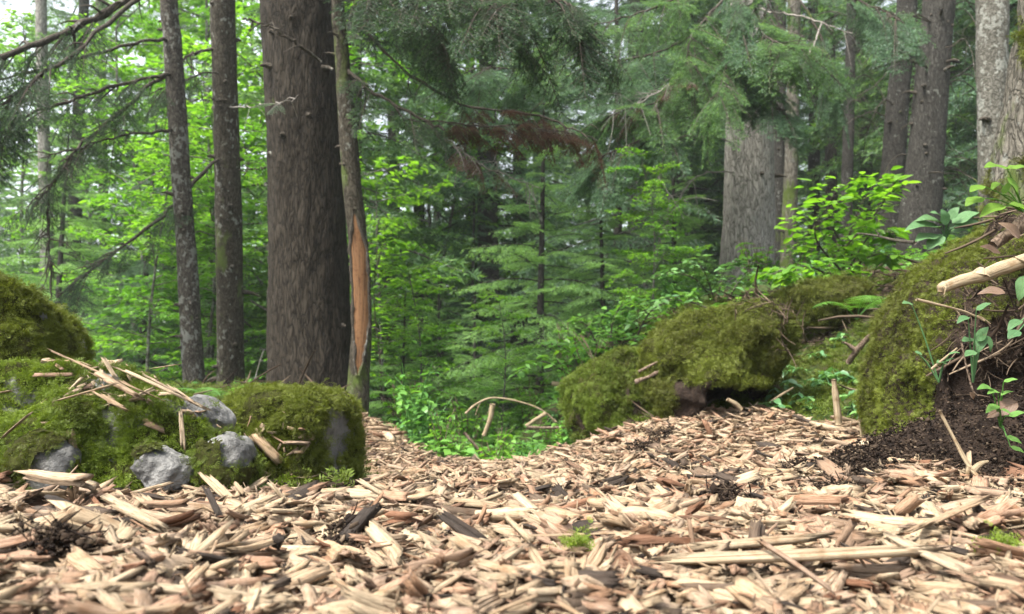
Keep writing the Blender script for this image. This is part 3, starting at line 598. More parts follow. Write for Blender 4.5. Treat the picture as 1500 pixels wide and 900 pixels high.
rights = [
    ('fir_tree', 'thick pale grey trunk with flaky bark, standing above the mossy boulder', [(1096, -40), (1098, 100), (1099, 200), (1097, 300), (1094, 380), (1092, 445)], [60, 64, 67, 72, 77, 86], 6.8, M['bark_fir'], 41, 9, dict(seg=96, nring=260, rough=.05, flare=.1)),
    ('slim_tree', 'thin mossy trunk close behind the thick pale grey trunk', [(1164, -40), (1161, 150), (1158, 260), (1154, 370)], [17, 18, 19, 22], 9.0, M['bark_moss'], 42, 6, dict(rough=.08)),
    ('spruce_tree', 'dim brown trunk just right of the thick pale grey trunk', [(1142, -40), (1141, 180), (1138, 380)], [17, 18, 20], 10.5, M['bark_far'], 43, 6, {}),
    ('spruce_tree', 'shaded trunk, left one of two dim ones behind the bright sapling', [(1190, -40), (1192, 160), (1192, 340)], [13, 15, 17], 14.5, M['bark_far'], 44, 4, {}),
    ('spruce_tree', 'shaded broader trunk, right one of two dim ones behind the bright sapling', [(1214, -40), (1216, 160), (1219, 340)], [14, 15, 17], 13.8, M['bark_far'], 45, 4, {}),
    ('spruce_tree', 'thin straight dark trunk rising behind the top of the bright sapling', [(1247, -40), (1245, 100), (1243, 180), (1240, 290)], [13, 14, 16, 17], 9.6, M['bark_far'], 46, 6, {}),
    ('spruce_tree', 'knotty dark trunk right behind the bright sapling, narrower of a leaning pair', [(1330, -40), (1321, 80), (1312, 190), (1303, 310)], [26, 28, 31, 36], 8.0, M['bark_far'], 47, 16, {}),
    ('spruce_tree', 'broad leaning dark trunk with dead branches above the mossy bank', [(1376, -40), (1370, 60), (1362, 160), (1352, 260), (1346, 330)], [42, 44, 46, 52, 58], 7.2, M['bark_far'], 48, 18, dict(seg=80, nring=220)),
    ('beech_tree', 'pale smooth trunk between the leaning dark trunk and the mossy trunk', [(1452, -40), (1453, 80), (1454, 180), (1456, 300)], [42, 42, 40, 40], 5.2, M['bark_pale'], 49, 3, dict(rough=.04)),
    ('mossy_tree', 'cracked mossy trunk at the right edge, standing on top of the bank', [(1544, -40), (1537, 60), (1528, 150), (1518, 230), (1510, 290)], [86, 90, 100, 116, 130], 3.0, M['bark_moss'], 50, 2, dict(seg=96, nring=260, rough=.08)),
    ('spruce_tree', 'grey trunk far behind the leftmost mossy boulder', [(60, -40), (64, 180), (67, 300), (70, 430)], [14, 16, 17, 19], 12.5, M['bark_fir'], 51, 4, {}),
    ('spruce_tree', 'pale thin trunk between the far grey trunk and the slim spotted trunk', [(146, -40), (149, 120), (152, 300)], [11, 12, 13], 15, M['bark_pale'], 52, 2, {}),
    ('spruce_tree', 'thin dark trunk in the shaded gap right of the split trunk', [(612, -40), (614, 300), (616, 470)], [15, 17, 19], 13.5, M['bark_far'], 53, 3, {}),
    ('spruce_tree', 'second thin dark trunk in the shaded gap right of the split trunk, farther from it', [(688, -40), (690, 300), (692, 440)], [12, 14, 16], 14.5, M['bark_far'], 54, 3, {}),
]
RT = {}
for nm, lab, pp, wd, D, mt, sd_, kn, kw in rights:
    RT[sd_] = trunk_tree(nm, lab, pp, wd, D, mt, sd_, kn, **kw)
# bare strip on the split trunk: lifted edges of bark round a face of pale wood
def strip():
    g = Geo(); e = Geo(); i0, i1 = [int(np.argmin(np.abs(project(ss)[1] - y))) for y in (548, 312)]; idx = np.arange(i0, i1 + 1); n = len(idx); k = 12
    a0 = R(-138) ; a1 = R(-30)
    V = []; UV = []
    for m, q in enumerate(idx):
        f = m / (n - 1); sh = .82 * min(1, f * 2.6 + .08, (1 - f) * 5) ** .8; wob = .06 * math.sin(f * 19) + .09 * float(vnoise(np.array([[f * 26, 3.3, 0]]), 5)[0]) + .08 * float(vnoise(np.array([[f * 70, 1.3, 0]]), 6)[0])
        for j in range(k):
            u = j / (k - 1); a = (a0 + a1) / 2 + (u - .5) * (a1 - a0) * sh * (1 + wob); rr = sw[q] * (1.13 - .02 * math.sin(u * math.pi))
            V.append(ss[q] + np.array([math.cos(a), math.sin(a), 0]) * rr); UV.append((u * .09, f * .8))
    I = np.arange(n - 1)[:, None] * k + np.arange(k - 1)[None]; I = I.ravel(); Q = np.stack([I, I + 1, I + k + 1, I + k], 1)
    g.add(V, Q, None, .45, np.array(UV)[:, ::-1]); V = np.array(V).reshape(n, k, 3)
    for j in (0, k - 1): tube(e, V[:, j] , .007 + .009 * np.abs(vnoise(V[:, j] * 40, 3)), 7, .3, .5)
    child(split, g, 'bare_wood', M['bare'], True); child(split, e, 'bark_edge', M['twig'], True)
strip()

# branches of the slim trunks, drooping at the left
def branch_wood(root, px_list, Ds, r0, r1, name='branch', mat='twig', twigs=8, seed=0, n=26, sprays=0, smat='needle_dark', ssc=.5, sh=None, tw=.16):
    q = np.random.default_rng(seed + 500); D = np.broadcast_to(np.asarray(Ds, float), (len(px_list),))
    c = smooth_curve([P(a, b, d) for (a, b), d in zip(px_list, D)], n); c = c + .006 * q.normal(0, 1, (n, 3)); g = Geo()
    tube(g, c, np.linspace(r0, r1, n), 8, .4, .35, True, seed)
    for i in range(twigs):
        u = int(q.uniform(.12, .98) * (n - 1)); t = norm(c[min(u + 1, n - 1)] - c[max(u - 1, 0)]); dd = norm(t * .6 + q.normal(0, .7, 3) + np.array([0, 0, -.35])); l = q.uniform(.4, 1.4) * tw
        m = c[u] + dd * l * .5 + q.normal(0, .01, 3); e = c[u] + dd * l + [0, 0, -.25 * l]; tube(g, smooth_curve([c[u], m, e], 5), np.linspace(r1 * 1.1, .0012, 5), 4, .4, 0, False)
        if q.random() < .6: tube(g, [m, m + norm(dd + q.normal(0, .7, 3)) * l * .4], [.0022, .001], 3, .4, 0, False)
    if sprays:
        u = np.clip(q.uniform(.22, 1.0, sprays) ** .8, 0, 1) * (n - 1); ui = u.astype(int); t = norm(c[np.minimum(ui + 1, n - 1)] - c[np.maximum(ui - 1, 0)])
        sd = norm(np.cross(t, [0, 0, 1.0])) * q.choice([-1, 1], sprays)[:, None]; dr = norm(t * q.uniform(.2, 1.0, sprays)[:, None] + sd * q.uniform(.3, 1.0, sprays)[:, None] + np.stack([0 * u, 0 * u, q.uniform(-.8, -.05, sprays)], 1))
        pk = q.integers(0, 3, sprays); Rm = frames(dr, [0, 0, 1.0]); sc = ssc * q.uniform(.6, 1.25, sprays); w = Geo(); nd = Geo()
        src = SPR_NEAR if sh is None else sh
        w.scatter([x[0] for x in src], pk, Rm, sc, c[ui], np.full(sprays, .4)); nd.scatter([x[1] for x in src], pk, Rm, sc, c[ui], np.clip(q.normal(.4, .25, sprays), 0, 1), .7)
        g.add(*w.arr())
    b = child(root, g, name, M[mat], True)
    if sprays: nd.build('needles', M[smat], b)
    return b
branch_wood(slim, [(252, -60), (190, 0), (100, 45), (0, 84), (-90, 120)], [5.4, 5.0, 4.7, 4.4, 4.2], .030, .013, twigs=18, seed=1, mat='twig', sprays=18, ssc=.5)
branch_wood(slim, [(248, -30), (190, 6), (110, 78), (55, 112), (0, 155), (-50, 190)], [5.4, 4.9, 4.6, 4.5, 4.4, 4.3], .018, .007, twigs=12, seed=2, sprays=11, ssc=.5)
branch_wood(slim, [(256, 60), (210, 60), (150, 76), (70, 100), (0, 117), (-40, 126)], [5.4, 5.2, 5.0, 4.8, 4.6, 4.5], .013, .006, twigs=12, seed=3)
branch_wood(slim, [(258, 108), (225, 113), (150, 131), (60, 163), (0, 190)], [5.4, 5.2, 5.0, 4.8, 4.7], .015, .007, twigs=16, seed=4, sprays=12, ssc=.4)
branch_wood(slim, [(258, 106), (220, 125), (170, 172), (118, 212), (95, 245), (72, 278), (50, 300)], [5.4, 5.3, 5.2, 5.1, 5.0, 5.0, 5.0], .017, .006, twigs=22, seed=5, sprays=14, ssc=.42)
branch_wood(slim, [(72, 275), (70, 330), (74, 390), (76, 437)], [5.0, 5.0, 5.0, 5.0], .009, .006, twigs=14, seed=6)
branch_wood(slim, [(262, 192), (220, 193), (160, 203), (110, 219), (60, 232)], [5.4, 5.2, 5.1, 5.0, 4.9], .010, .004, twigs=10, seed=7)
branch_wood(slim2, [(334, 228), (300, 248), (265, 290), (235, 318), (175, 367), (120, 405), (84, 437)], [5.8, 5.6, 5.5, 5.4, 5.3, 5.2, 5.1], .016, .007, twigs=22, seed=8, sprays=15, ssc=.42)
branch_wood(slim2, [(331, 74), (300, 74), (270, 86), (250, 110)], [5.8, 5.7, 5.6, 5.6], .014, .006, twigs=6, seed=9)
branch_wood(slim2, [(332, 108), (300, 107), (270, 118), (180, 150)], [5.8, 5.6, 5.5, 5.4], .008, .003, twigs=8, seed=10, sprays=6, ssc=.45)
branch_wood(slim2, [(334, 148), (310, 146), (285, 148)], 5.7, .008, .004, twigs=4, seed=11)
branch_wood(slim2, [(333, 158), (370, 156), (400, 152), (428, 143)], [5.8, 5.0, 4.4, 4.1], .006, .002, twigs=4, seed=12, sprays=2, ssc=.16, mat='twig_grey')
branch_wood(big, [(470, 92), (430, 60), (390, 38), (355, 28)], [4.6, 4.45, 4.4, 4.4], .010, .006, twigs=6, seed=13)
branch_wood(big, [(415, 240), (380, 248), (352, 250)], 4.8, .007, .004, twigs=2, seed=14)
# the dark bough hanging into the frame at the top, and the rust-brown dead bough
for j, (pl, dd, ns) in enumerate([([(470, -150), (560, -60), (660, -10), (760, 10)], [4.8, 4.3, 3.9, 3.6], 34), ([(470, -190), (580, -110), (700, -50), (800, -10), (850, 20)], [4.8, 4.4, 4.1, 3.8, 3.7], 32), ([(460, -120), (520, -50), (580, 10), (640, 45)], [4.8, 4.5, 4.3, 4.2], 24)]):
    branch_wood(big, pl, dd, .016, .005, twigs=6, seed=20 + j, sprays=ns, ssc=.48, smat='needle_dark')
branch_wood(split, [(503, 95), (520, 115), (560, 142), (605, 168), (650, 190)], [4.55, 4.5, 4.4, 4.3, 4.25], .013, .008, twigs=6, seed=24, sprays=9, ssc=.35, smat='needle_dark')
branch_wood(split, [(505, 20), (600, 110), (690, 157), (760, 165), (830, 185), (872, 208)], [4.55, 4.5, 4.45, 4.4, 4.35, 4.3], .010, .004, twigs=14, seed=25, sprays=16, ssc=.25, smat='needle_dead', sh=[SPR_NEAR[2]] * 3)
branch_wood(split, [(590, 176), (650, 178), (710, 186), (770, 184), (840, 196)], [4.3, 4.3, 4.3, 4.3, 4.3], .006, .003, twigs=16, seed=26, sprays=30, ssc=.22, smat='needle_dead', sh=[SPR_NEAR[2]] * 3)
branch_wood(split, [(605, 168), (670, 215), (720, 250), (790, 275)], [4.3, 4.3, 4.3, 4.3], .006, .002, twigs=24, seed=27, mat='twig_grey', sprays=5, ssc=.22, smat='needle_dead', sh=[SPR_NEAR[2]] * 3)
# grey twiggy boughs of the big fir, light tips above it
fir = RT[41][0]
for j, (pl, dd, ns, sm, sc) in enumerate([
    ([(1096, -60), (1010, -10), (900, 30), (810, 45)], [6.8, 6.4, 6.0, 5.8], 16, 'needle', .55), ([(1096, -20), (1000, 60), (900, 90), (740, 100), (690, 98)], [6.8, 6.6, 6.4, 6.3, 6.2], 22, 'needle_blue', .6),
    ([(1090, 60), (1020, 100), (960, 150), (900, 165)], [6.8, 6.3, 6.0, 5.9], 16, 'needle', .55), ([(1090, 120), (1010, 170), (950, 200), (880, 230)], [6.8, 6.2, 5.9, 5.8], 18, 'needle_blue', .55),
    ([(1100, -40), (1110, 30), (1130, 60), (1180, 70)], [6.8, 6.0, 5.6, 5.4], 18, 'needle', .5), ([(1100, 0), (1070, 60), (1060, 110), (1050, 150)], [6.8, 6.0, 5.6, 5.4], 18, 'needle', .45),
    ([(1100, 40), (1120, 110), (1130, 150), (1150, 165)], [6.8, 6.1, 5.8, 5.7], 14, 'needle_blue', .42), ([(1100, -60), (1200, -20), (1280, 10), (1320, 30)], [6.8, 6.2, 6.0, 5.8], 16, 'needle_blue', .5),
    ([(1100, -80), (1085, -20), (1085, 20), (1090, 70)], [6.8, 6.0, 5.8, 5.7], 18, 'needle_blue', .5), ([(1105, -70), (1125, -20), (1120, 30), (1110, 80)], [6.8, 6.1, 5.9, 5.8], 18, 'needle', .5), ([(1095, 60), (1085, 100), (1090, 125), (1100, 150)], [6.8, 6.2, 6.0, 5.9], 14, 'needle_blue', .42), ([(1130, -60), (1190, 30), (1215, 90), (1222, 140)], [6.8, 6.4, 6.3, 6.2], 14, 'needle_blue', .45),
    ([(1090, -30), (1040, 20), (1010, 60), (1005, 110)], [6.8, 6.2, 5.9, 5.8], 16, 'needle', .5)]):
    branch_wood(fir, pl, dd, .012, .004, twigs=5, seed=40 + j, mat='twig', sprays=int(ns * 1.5), ssc=sc * .72, smat=sm, tw=.25, sh=[SPR[0], SPR[2], SPR[3]])
branch_wood(fir, [(1095, 10), (1130, 18), (1170, 24), (1205, 34), (1250, 50)], [6.8, 6.2, 5.9, 5.7, 5.6], .010, .003, twigs=8, seed=60, mat='twig_grey', tw=.2)
branch_wood(fir, [(1205, 34), (1185, 80), (1172, 100), (1155, 128)], [5.7, 5.6, 5.6, 5.6], .006, .004, twigs=4, seed=61, mat='twig_grey')
branch_wood(fir, [(1085, 210), (1000, 200), (965, 250), (985, 290), (1000, 320)], [6.8, 6.0, 5.8, 5.7, 5.7], .008, .003, twigs=16, seed=62, mat='twig_grey', tw=.25)
branch_wood(fir, [(1085, 250), (1020, 260), (980, 320), (960, 370)], [6.8, 6.1, 5.9, 5.9], .007, .003, twigs=16, seed=63, mat='twig_grey', tw=.25)
branch_wood(fir, [(1085, 60), (1020, 80), (985, 120), (940, 150), (890, 165)], [6.8, 6.2, 5.9, 5.8, 5.8], .009, .003, twigs=26, seed=64, mat='twig_grey', sprays=6, ssc=.3, smat='needle_dead', sh=[SPR_NEAR[2]] * 3, tw=.3)
# dead branches radiating from the leaning trunk
q = np.random.default_rng(77)
for key, kn in ((48, 17), (47, 9), (46, 6)):
    root, s_, w_ = RT[key]; xx, yy, dd = project(s_)
    vis = np.where((yy > -60) & (yy < 270))[0]
    for i in range(kn):
        k_ = int(q.choice(vis)); sg = 1 if q.random() < .72 else -1; px, py, D0 = xx[k_], yy[k_], dd[k_]; l = q.uniform(50, 130)
        branch_wood(root, [(px, py), (px + sg * l * .4, py - q.uniform(-6, 22)), (px + sg * l * .8, py + q.uniform(-10, 40)), (px + sg * l * 1.1, py + q.uniform(20, 110))], [D0, D0 - q.uniform(-.5, .5), D0 - q.uniform(-.8, .9), D0 - q.uniform(-.9, 1.0)], .008, .002, twigs=7, seed=100 + key * 20 + i, n=12, mat='twig', tw=.28)
# moss on the mossy trunk at the right edge
def moss_sprig(kind, r):
    """feathery moss frond along +x, length 1"""
    g = Geo(); n = 6; t = np.linspace(0, 1, n + 1); c = np.stack([t, .12 * r.normal() * t * t, .25 * t - .45 * t * t], 1); yaw = 0
    for i in range(n):
        u = t[i]; l = (.30 * (1 - u) ** .7 + .12) * (1.1 if kind else .8)
        for s_ in (-1, 1):
            d = norm(np.array([.6, s_ * .8, r.uniform(-.5, .8)])); w = l * .13; side = norm(np.cross(d, [0, 0, 1])); b = c[i]
            g.add([b, b + d * l * .5 + side * w, b + d * l, b + d * l * .5 - side * w], [(0, 1, 2, 3)], None, np.array([.3, .45, .7, .45]) + .2 * u)
    g.add([c[-2] + [0, .05, 0], c[-2] - [0, .05, 0], c[-1]], None, [(0, 1, 2)], .9)
    g.add([c[0] + [0, .03, 0], c[0] - [0, .03, 0], c[3], ], None, [(0, 1, 2)], .2)
    return g.arr()
rm = np.random.default_rng(3); SPRIG = [moss_sprig(i % 2, rm) for i in range(6)]
def moss_on(V, Nn, n, size, seed, keep=None, tone=.5, tvar=.28, lift=.55, down=.35, jit=.006):
    """sprigs rooted on surface points V with normals Nn"""
    r = np.random.default_rng(seed); i = r.integers(0, len(V), n); p = V[i] + r.normal(0, jit, (n, 3)); nn = Nn[i]
    if keep is not None:
        m = keep(p, nn, r); p = p[m]; nn = nn[m]
    n = len(p); tg = norm(np.cross(nn, r.normal(0, 1, (n, 3)))); d = norm(nn * lift * r.uniform(.4, 1.4, n)[:, None] + tg + np.array([0, 0, -down]))
    cl = vnoise(p * 22, seed) * .55 + vnoise(p * 9, seed + 1) * .7 + np.minimum(0, fbm(p * 4.5, 3, seed + 8) - .05) * 1.5
    a = np.clip(tone + tvar * cl + r.normal(0, .10, n), 0, 1)
    return Geo().scatter(SPRIG, r.integers(0, len(SPRIG), n), spin(frames(d, nn), r.uniform(-1.5, 1.5, n)), size * r.uniform(.6, 1.35, n), p + nn * (.9 * size * np.clip(fbm(p * 38, 2, seed + 2), -1, 1))[:, None], a, .45)
root, s_, w_ = RT[50]
th = q.uniform(math.pi * .95, math.pi * 1.95, 6000); kk = q.integers(0, len(s_), 6000); e = np.stack([np.cos(th), np.sin(th), 0 * th], 1); pp = s_[kk] + e * w_[kk][:, None]
keep = (fbm(pp * np.array([7, 7, 3]), 3, 8) + 1.1 - np.clip((pp[:, 2] - .6) * .9, -1, 1.6) > .35); child(root, moss_on(pp[keep], e[keep], 6500, .03, 9, None, .42, .25), 'moss', M['moss_olive'])

# ------------------------------------------------------------------ boulders, moss, bank
def blob(c, rad, ex=2.4, rough=.08, seed=0, nu=120, nv=70, sc=None, tiltx=0.0, rz=0.0, carve=None, lump=.0):
    """closed rounded rock; returns vertices (world), quads, normals"""
    u = np.linspace(0, 2 * np.pi, nu, endpoint=False); v = np.linspace(-np.pi / 2 + 1e-3, np.pi / 2 - 1e-3, nv); Uu, Vv = np.meshgrid(u, v)
    d = np.stack([np.cos(Vv) * np.cos(Uu), np.cos(Vv) * np.sin(Uu), np.sin(Vv)], -1).reshape(-1, 3)
    k = (np.abs(d) ** ex).sum(1) ** (-1 / ex); p = d * k[:, None] * np.asarray(rad)
    s = sc or (1.2 / max(rad)); n = fbm(p * s + seed * 7.7, 4, seed) * rough - np.abs(fbm(p * s * 2.3 + seed, 2, seed + 20)) * rough * .6
    if lump: n = n + lump * (fbm(p * 13 + seed, 3, seed + 40) - .6 * np.abs(fbm(p * 24 + seed, 2, seed + 44)))
    p = p * (1 + n)[:, None]
    if carve is not None: p = carve(p)
    ca, sa = math.cos(tiltx), math.sin(tiltx); p = np.stack([p[:, 0] * ca + p[:, 2] * sa, p[:, 1], -p[:, 0] * sa + p[:, 2] * ca], 1)
    cz, sz = math.cos(rz), math.sin(rz); p = np.stack([p[:, 0] * cz - p[:, 1] * sz, p[:, 0] * sz + p[:, 1] * cz, p[:, 2]], 1) + np.asarray(c)
    i = np.arange(nv - 1)[:, None] * nu; j = np.arange(nu)[None]; kq = (j + 1) % nu
    Q = np.stack([i + j, i + kq, i + nu + kq, i + nu + j], -1).reshape(-1, 4)
    G = p.reshape(nv, nu, 3); du = np.roll(G, -1, 1) - np.roll(G, 1, 1); dv = np.gradient(G, axis=0); N = norm(np.cross(du, dv)).reshape(-1, 3)
    return p, Q, N
def area_points(p, Q, N, n, r):
    a = np.linalg.norm(np.cross(p[Q[:, 2]] - p[Q[:, 0]], p[Q[:, 3]] - p[Q[:, 1]]), axis=1); f = r.choice(len(Q), n, p=a / a.sum()); u = r.random((n, 1)); v = r.random((n, 1))
    w = np.concatenate([(1 - u) * (1 - v), u * (1 - v), u * v, (1 - u) * v], 1)
    return (p[Q[f]] * w[:, :, None]).sum(1), norm((N[Q[f]] * w[:, :, None]).sum(1)), a.sum() * .5
def boulder(name, label, c, rad, dens=0, size=.022, keep=None, tone=.5, mat='moss', cat='boulder', base='rock', bed='mossbed', seed=0, lift=.5, **kw):
    p, Q, N = blob(c, rad, seed=seed, **kw); r = np.random.default_rng(seed + 300); root = thing(name, label, cat, c)
    ofs = lambda o: setattr(o, 'location', -Vector(c))
    ofs(Geo().add(p, Q).build('stone', M[base], root, True))
    if dens:
        pt, nn, area = area_points(p, Q, N, 4000, r); n = int(area * dens)
        pt, nn, _ = area_points(p, Q, N, n, r); m = nn[:, 1] < .75
        if keep is not None: m &= keep(pt, nn)
        pt = pt[m]; nn = nn[m]
        # a lumpy cushion under the sprigs
        kq = keep(p, N) if keep is not None else np.ones(len(p), bool)
        b = p + N * (.006 + .010 * np.clip(fbm(p * 30, 2, seed + 5), -1, 1))[:, None]; fq = Q[kq[Q].all(1)]
        g = Geo().add(b, fq) if len(fq) else None
        o = moss_on(pt, nn, len(pt), size, seed + 4, None, tone, lift=lift).build('moss', M[mat], root); ofs(o)
        if g: cu = g.build('moss_cushion', M[bed], o, True)
    return root, (p, Q, N)
inpx = lambda p, poly: inpoly(*project(p)[:2], poly)
B = {}
B['a'] = boulder('mossy_boulder', 'tall olive mossy boulder at the left edge, highest of the mossy stones there', P(2, 545, 1.78), (.18, .2, .19), 130000, .017, lambda p, n: fbm(p * 15, 2, 2) > -.55, .66, 'moss_olive', seed=1, ex=2.6, rough=.26, lump=.07, lift=.9)[1]
stone1 = [(60, 625), (118, 640), (125, 720), (30, 745), (15, 690)]
B['b'] = boulder('mossy_boulder', 'long bright green mossy boulder with splintered chips lying on its sloping top', P(105, 676, 1.62), (.34, .20, .18), 140000, .016, lambda p, n: fbm(p * 16, 2, 2) > -.48, .80, 'moss', seed=2, ex=2.5, rough=.26, tiltx=R(19), lump=.075, lift=.85)[1]
boulder('boulder', 'pale grey stone patched with moss, poking out below the leftmost mossy boulder', P(62, 705, 1.40), (.072, .05, .085), 70000, .015, lambda p, n: (fbm(p * 20, 2, 4) > -.02), .5, seed=3, ex=2.6, rough=.12)
boulder('boulder', 'angular pale grey stone wedged under the moss of the long green boulder', P(242, 690, 1.42), (.055, .05, .036), 60000, .014, lambda p, n: (n[:, 2] > .35) & (fbm(p * 20, 2, 4) > -.1), .5, seed=4, ex=3.4, rough=.2, tiltx=R(22))
boulder('boulder', 'rounded dark grey stone end at the right tip of the long green boulder', P(336, 682, 1.47), (.052, .08, .062), 70000, .014, lambda p, n: (p[:, 0] < P(336, 0, 1.44)[0]) & (n[:, 2] < .8) | (p[:, 2] < P(0, 682, 1.42)[2] + .012 * fbm(p * 18, 2, 3)), .42, seed=5, ex=2.6, rough=.16)
boulder('boulder', 'flat pale grey stone edge showing through moss behind the rounded dark stone', P(306, 608, 1.62), (.055, .07, .030), 0, seed=6, ex=2.6, rough=.12, tiltx=R(38))
xr = P(511, 0, 1.82)[0]
B['e'] = boulder('mossy_block', 'squarish mossy block of stone in front of the thick brown trunk', P(421, 668, 1.92), (.147, .17, .160), 140000, .015, lambda p, n: ~((n[:, 0] > .92) & (fbm(p * 9, 2, 6) > -.05)), .60, 'moss_olive', seed=7, ex=6.5, rough=.09, rz=R(-8), lump=.045, lift=.8)[1]
M['dark_rock'] = soil('dark_stone', (0.012, 0.012, 0.012), (0.03, 0.03, 0.031), (0.07, 0.07, 0.07), 30, .01)
boulder('boulder', 'low dark grey slab half buried in chips beside the mossy block', P(540, 746, 1.33), (.070, .045, .018), 0, base='dark_rock', seed=8, ex=2.6, rough=.14, tiltx=R(6))
def carve(p):
    m = np.clip((p[:, 0] + .13) / .07, 0, 1) * np.clip((.24 - p[:, 0]) / .06, 0, 1) * np.clip((-.04 - p[:, 2]) / .05, 0, 1) * (p[:, 1] < .05)
    q = p.copy(); q[:, 1] += .34 * m; q[:, 2] += .03 * m; return q
B['f'] = boulder('mossy_boulder', 'big mossy boulder with a dark hollow beneath it, mid right', P(1050, 545, 3.05), (.265, .32, .255), 80000, .022, lambda p, n: ~((p[:, 2] < P(0, 560, 3.0)[2]) & (p[:, 0] > P(975, 0, 3.0)[0]) & (p[:, 0] < P(1140, 0, 3.0)[0])), .50, 'moss_olive', base='soil', seed=9, ex=2.5, rough=.28, carve=carve, lump=.07)[1]
B['g'] = boulder('mossy_mound', 'low dark green mossy mound left of the hollow boulder', P(912, 592, 3.35), (.24, .26, .20), 80000, .022, lambda p, n: fbm(p * 11, 2, 2) > -.5, .44, 'moss', cat='mound', base='soil', seed=10, ex=2.3, rough=.26, tiltx=R(-14), lump=.07)[1]
B['k'] = boulder('mossy_mound', 'small moss cushion on the slope below the bright sapling', P(1195, 452, 4.0), (.26, .3, .14), 20000, .036, None, .42, 'moss_olive', cat='mound', base='soil', seed=12, ex=2.3, rough=.15)[1]
# the bank on the right: earth with moss over its left, litter on top, a dark cut face in front
bp, bq, bn = blob((1.88, 2.02, .08), (.84, .56, .66), ex=2.7, rough=.06, seed=13, nu=220, nv=120, sc=3.0, lump=.02)
cut = np.clip((bp[:, 0] - .58 * bp[:, 1]) / .10, 0, 1) * np.clip((.36 - bp[:, 2]) / .10, 0, 1) * (bp[:, 1] < 2.0); bp[:, 1] += .13 * cut; bp = bp + bn * (.022 * fbm(bp * 26, 3, 3) * cut)[:, None]
bank = Geo().add(bp, bq).build('bank', M['soil'], None, True); bank['kind'] = 'structure'
r = np.random.default_rng(88); pt, nn, ar = area_points(bp, bq, bn, int(2.6 * 105000), r)
edge = pt[:, 0] + .55 * (pt[:, 1] - 1.6) + .10 * fbm(pt * 6, 2, 2)
dl = pt[:, 0] - .595 * pt[:, 1] + .07 * fbm(pt * 7, 3, 2) - .10 * np.clip((pt[:, 2] - .40) / .2, 0, 1)
mo = (nn[:, 1] < .8) & (pt[:, 0] < 2.0) & (((dl < 0) & (pt[:, 2] > .02)) | ((pt[:, 2] > .40) & (fbm(pt * 9, 2, 5) > .34))) & ~((dl > -.05) & (pt[:, 2] < .30) & (pt[:, 1] < 1.9))
m1 = moss_on(pt[mo], nn[mo], int(mo.sum()), .017, 14, None, .60, .30, .9, .4)
tag(m1.build('moss', M['moss_olive']), 'thick olive moss hanging over the earth bank at the right', 'moss', None, 'stuff')
# needles, bark crumbs and twiglets on the bank's top, crumbs on its dark face and on the slope
STK = []
for i in range(4):
    g = Geo(); c = smooth_curve([(0, 0, 0), (.5, .05 * rm.normal(), .04 * rm.normal()), (1, .08 * rm.normal(), 0)], 4); tube(g, c, np.array([.02, .023, .02, .012]) * (1 + .4 * (i % 2)), 4, .5); STK.append(g.arr())
CRUMB = []
for i in range(4):
    v, fq_, _ = blob((0, 0, 0), (1, .6, .45), 2.2, .7, 60 + i, 6, 5, 1.6); CRUMB.append(Geo().add(v, fq_, None, .5).arr())
def litter(p, n_, size, r, tone=.5, protos=None, flat=.35):
    protos = protos or STK; n = len(p); tg = norm(np.cross(n_, r.normal(0, 1, (n, 3)))); d = norm(tg + n_ * r.normal(0, flat, n)[:, None])
    return Geo().scatter(protos, r.integers(0, len(protos), n), frames(d, n_), size * np.exp(r.normal(0, .5 if protos is CRUMB else .45, n)), p + n_ * r.uniform(0, .008, n)[:, None], np.clip(r.normal(tone, .25, n), 0, 1))
lt = (~mo) & (nn[:, 2] > -.1) & (pt[:, 0] < 2.2) & (nn[:, 1] < .6) & (pt[:, 2] > .26); idx = np.where(lt)[0]; idx = r.choice(idx, min(11000, len(idx)), False)
g1 = litter(pt[idx], nn[idx], .026, r, .42); g1.add(*litter(pt[idx[:900]] + nn[idx[:900]] * .008, nn[idx[:900]], .075, r, .5).arr()); idx = np.where((~mo) & (nn[:, 1] < .4) & (pt[:, 2] < .42) & (pt[:, 0] > .9))[0]; idx = r.choice(idx, min(22000, len(idx)), False)
g2 = litter(pt[idx], nn[idx], .0030, r, .14, CRUMB, .6); g3 = litter(pt[idx[:5200]], nn[idx[:5200]], .022, r, .25)
tag(g1.build('litter', M['litter']), 'brown needles and twiglets strewn over the top of the bank', 'litter', None, 'stuff')
cr_ = Geo()
for g_ in (g2, g3): a_ = g_.arr(); cr_.add(*a_)
# spilled soil heap in front of the bank
cl = [(1060, 735, 1.25), (1075, 745, 1.2), (1170, 690, 1.65), (1225, 735, 1.3), (1240, 742, 1.27), (520, 795, .95), (30, 868, .78), (80, 872, .77), (1215, 640, 2.2), (935, 640, 2.5), (970, 632, 2.6)]
for px0, py0, D0 in cl:
    n = 420; c0 = P(px0, py0, D0); sx = c0[0] + r.normal(0, .020 * D0 ** .6, n); sy = c0[1] + r.normal(0, .024 * D0 ** .6, n); q_ = np.stack([sx, sy, hz(sx, sy) + .022 + .028 * r.random(n) * np.exp(-((sx - c0[0]) ** 2 + (sy - c0[1]) ** 2) / .0012)], 1)
    for pr_, s_ in ((CRUMB, .0030), (STK, .016)): cr_.add(*litter(q_ if pr_ is CRUMB else q_[:120], np.tile([0, 0, 1.0], (n if pr_ is CRUMB else 120, 1)), s_, r, .16, pr_, .7).arr())
n = 26000; sx = r.uniform(.62, 1.75, n); sy = 1.62 + r.normal(0, .14, n) + .05 * np.sin(sx * 9); hgt = .13 * np.exp(-((sy - 1.68) / .14) ** 2) * np.clip((sx - .6) / .4, 0, 1)
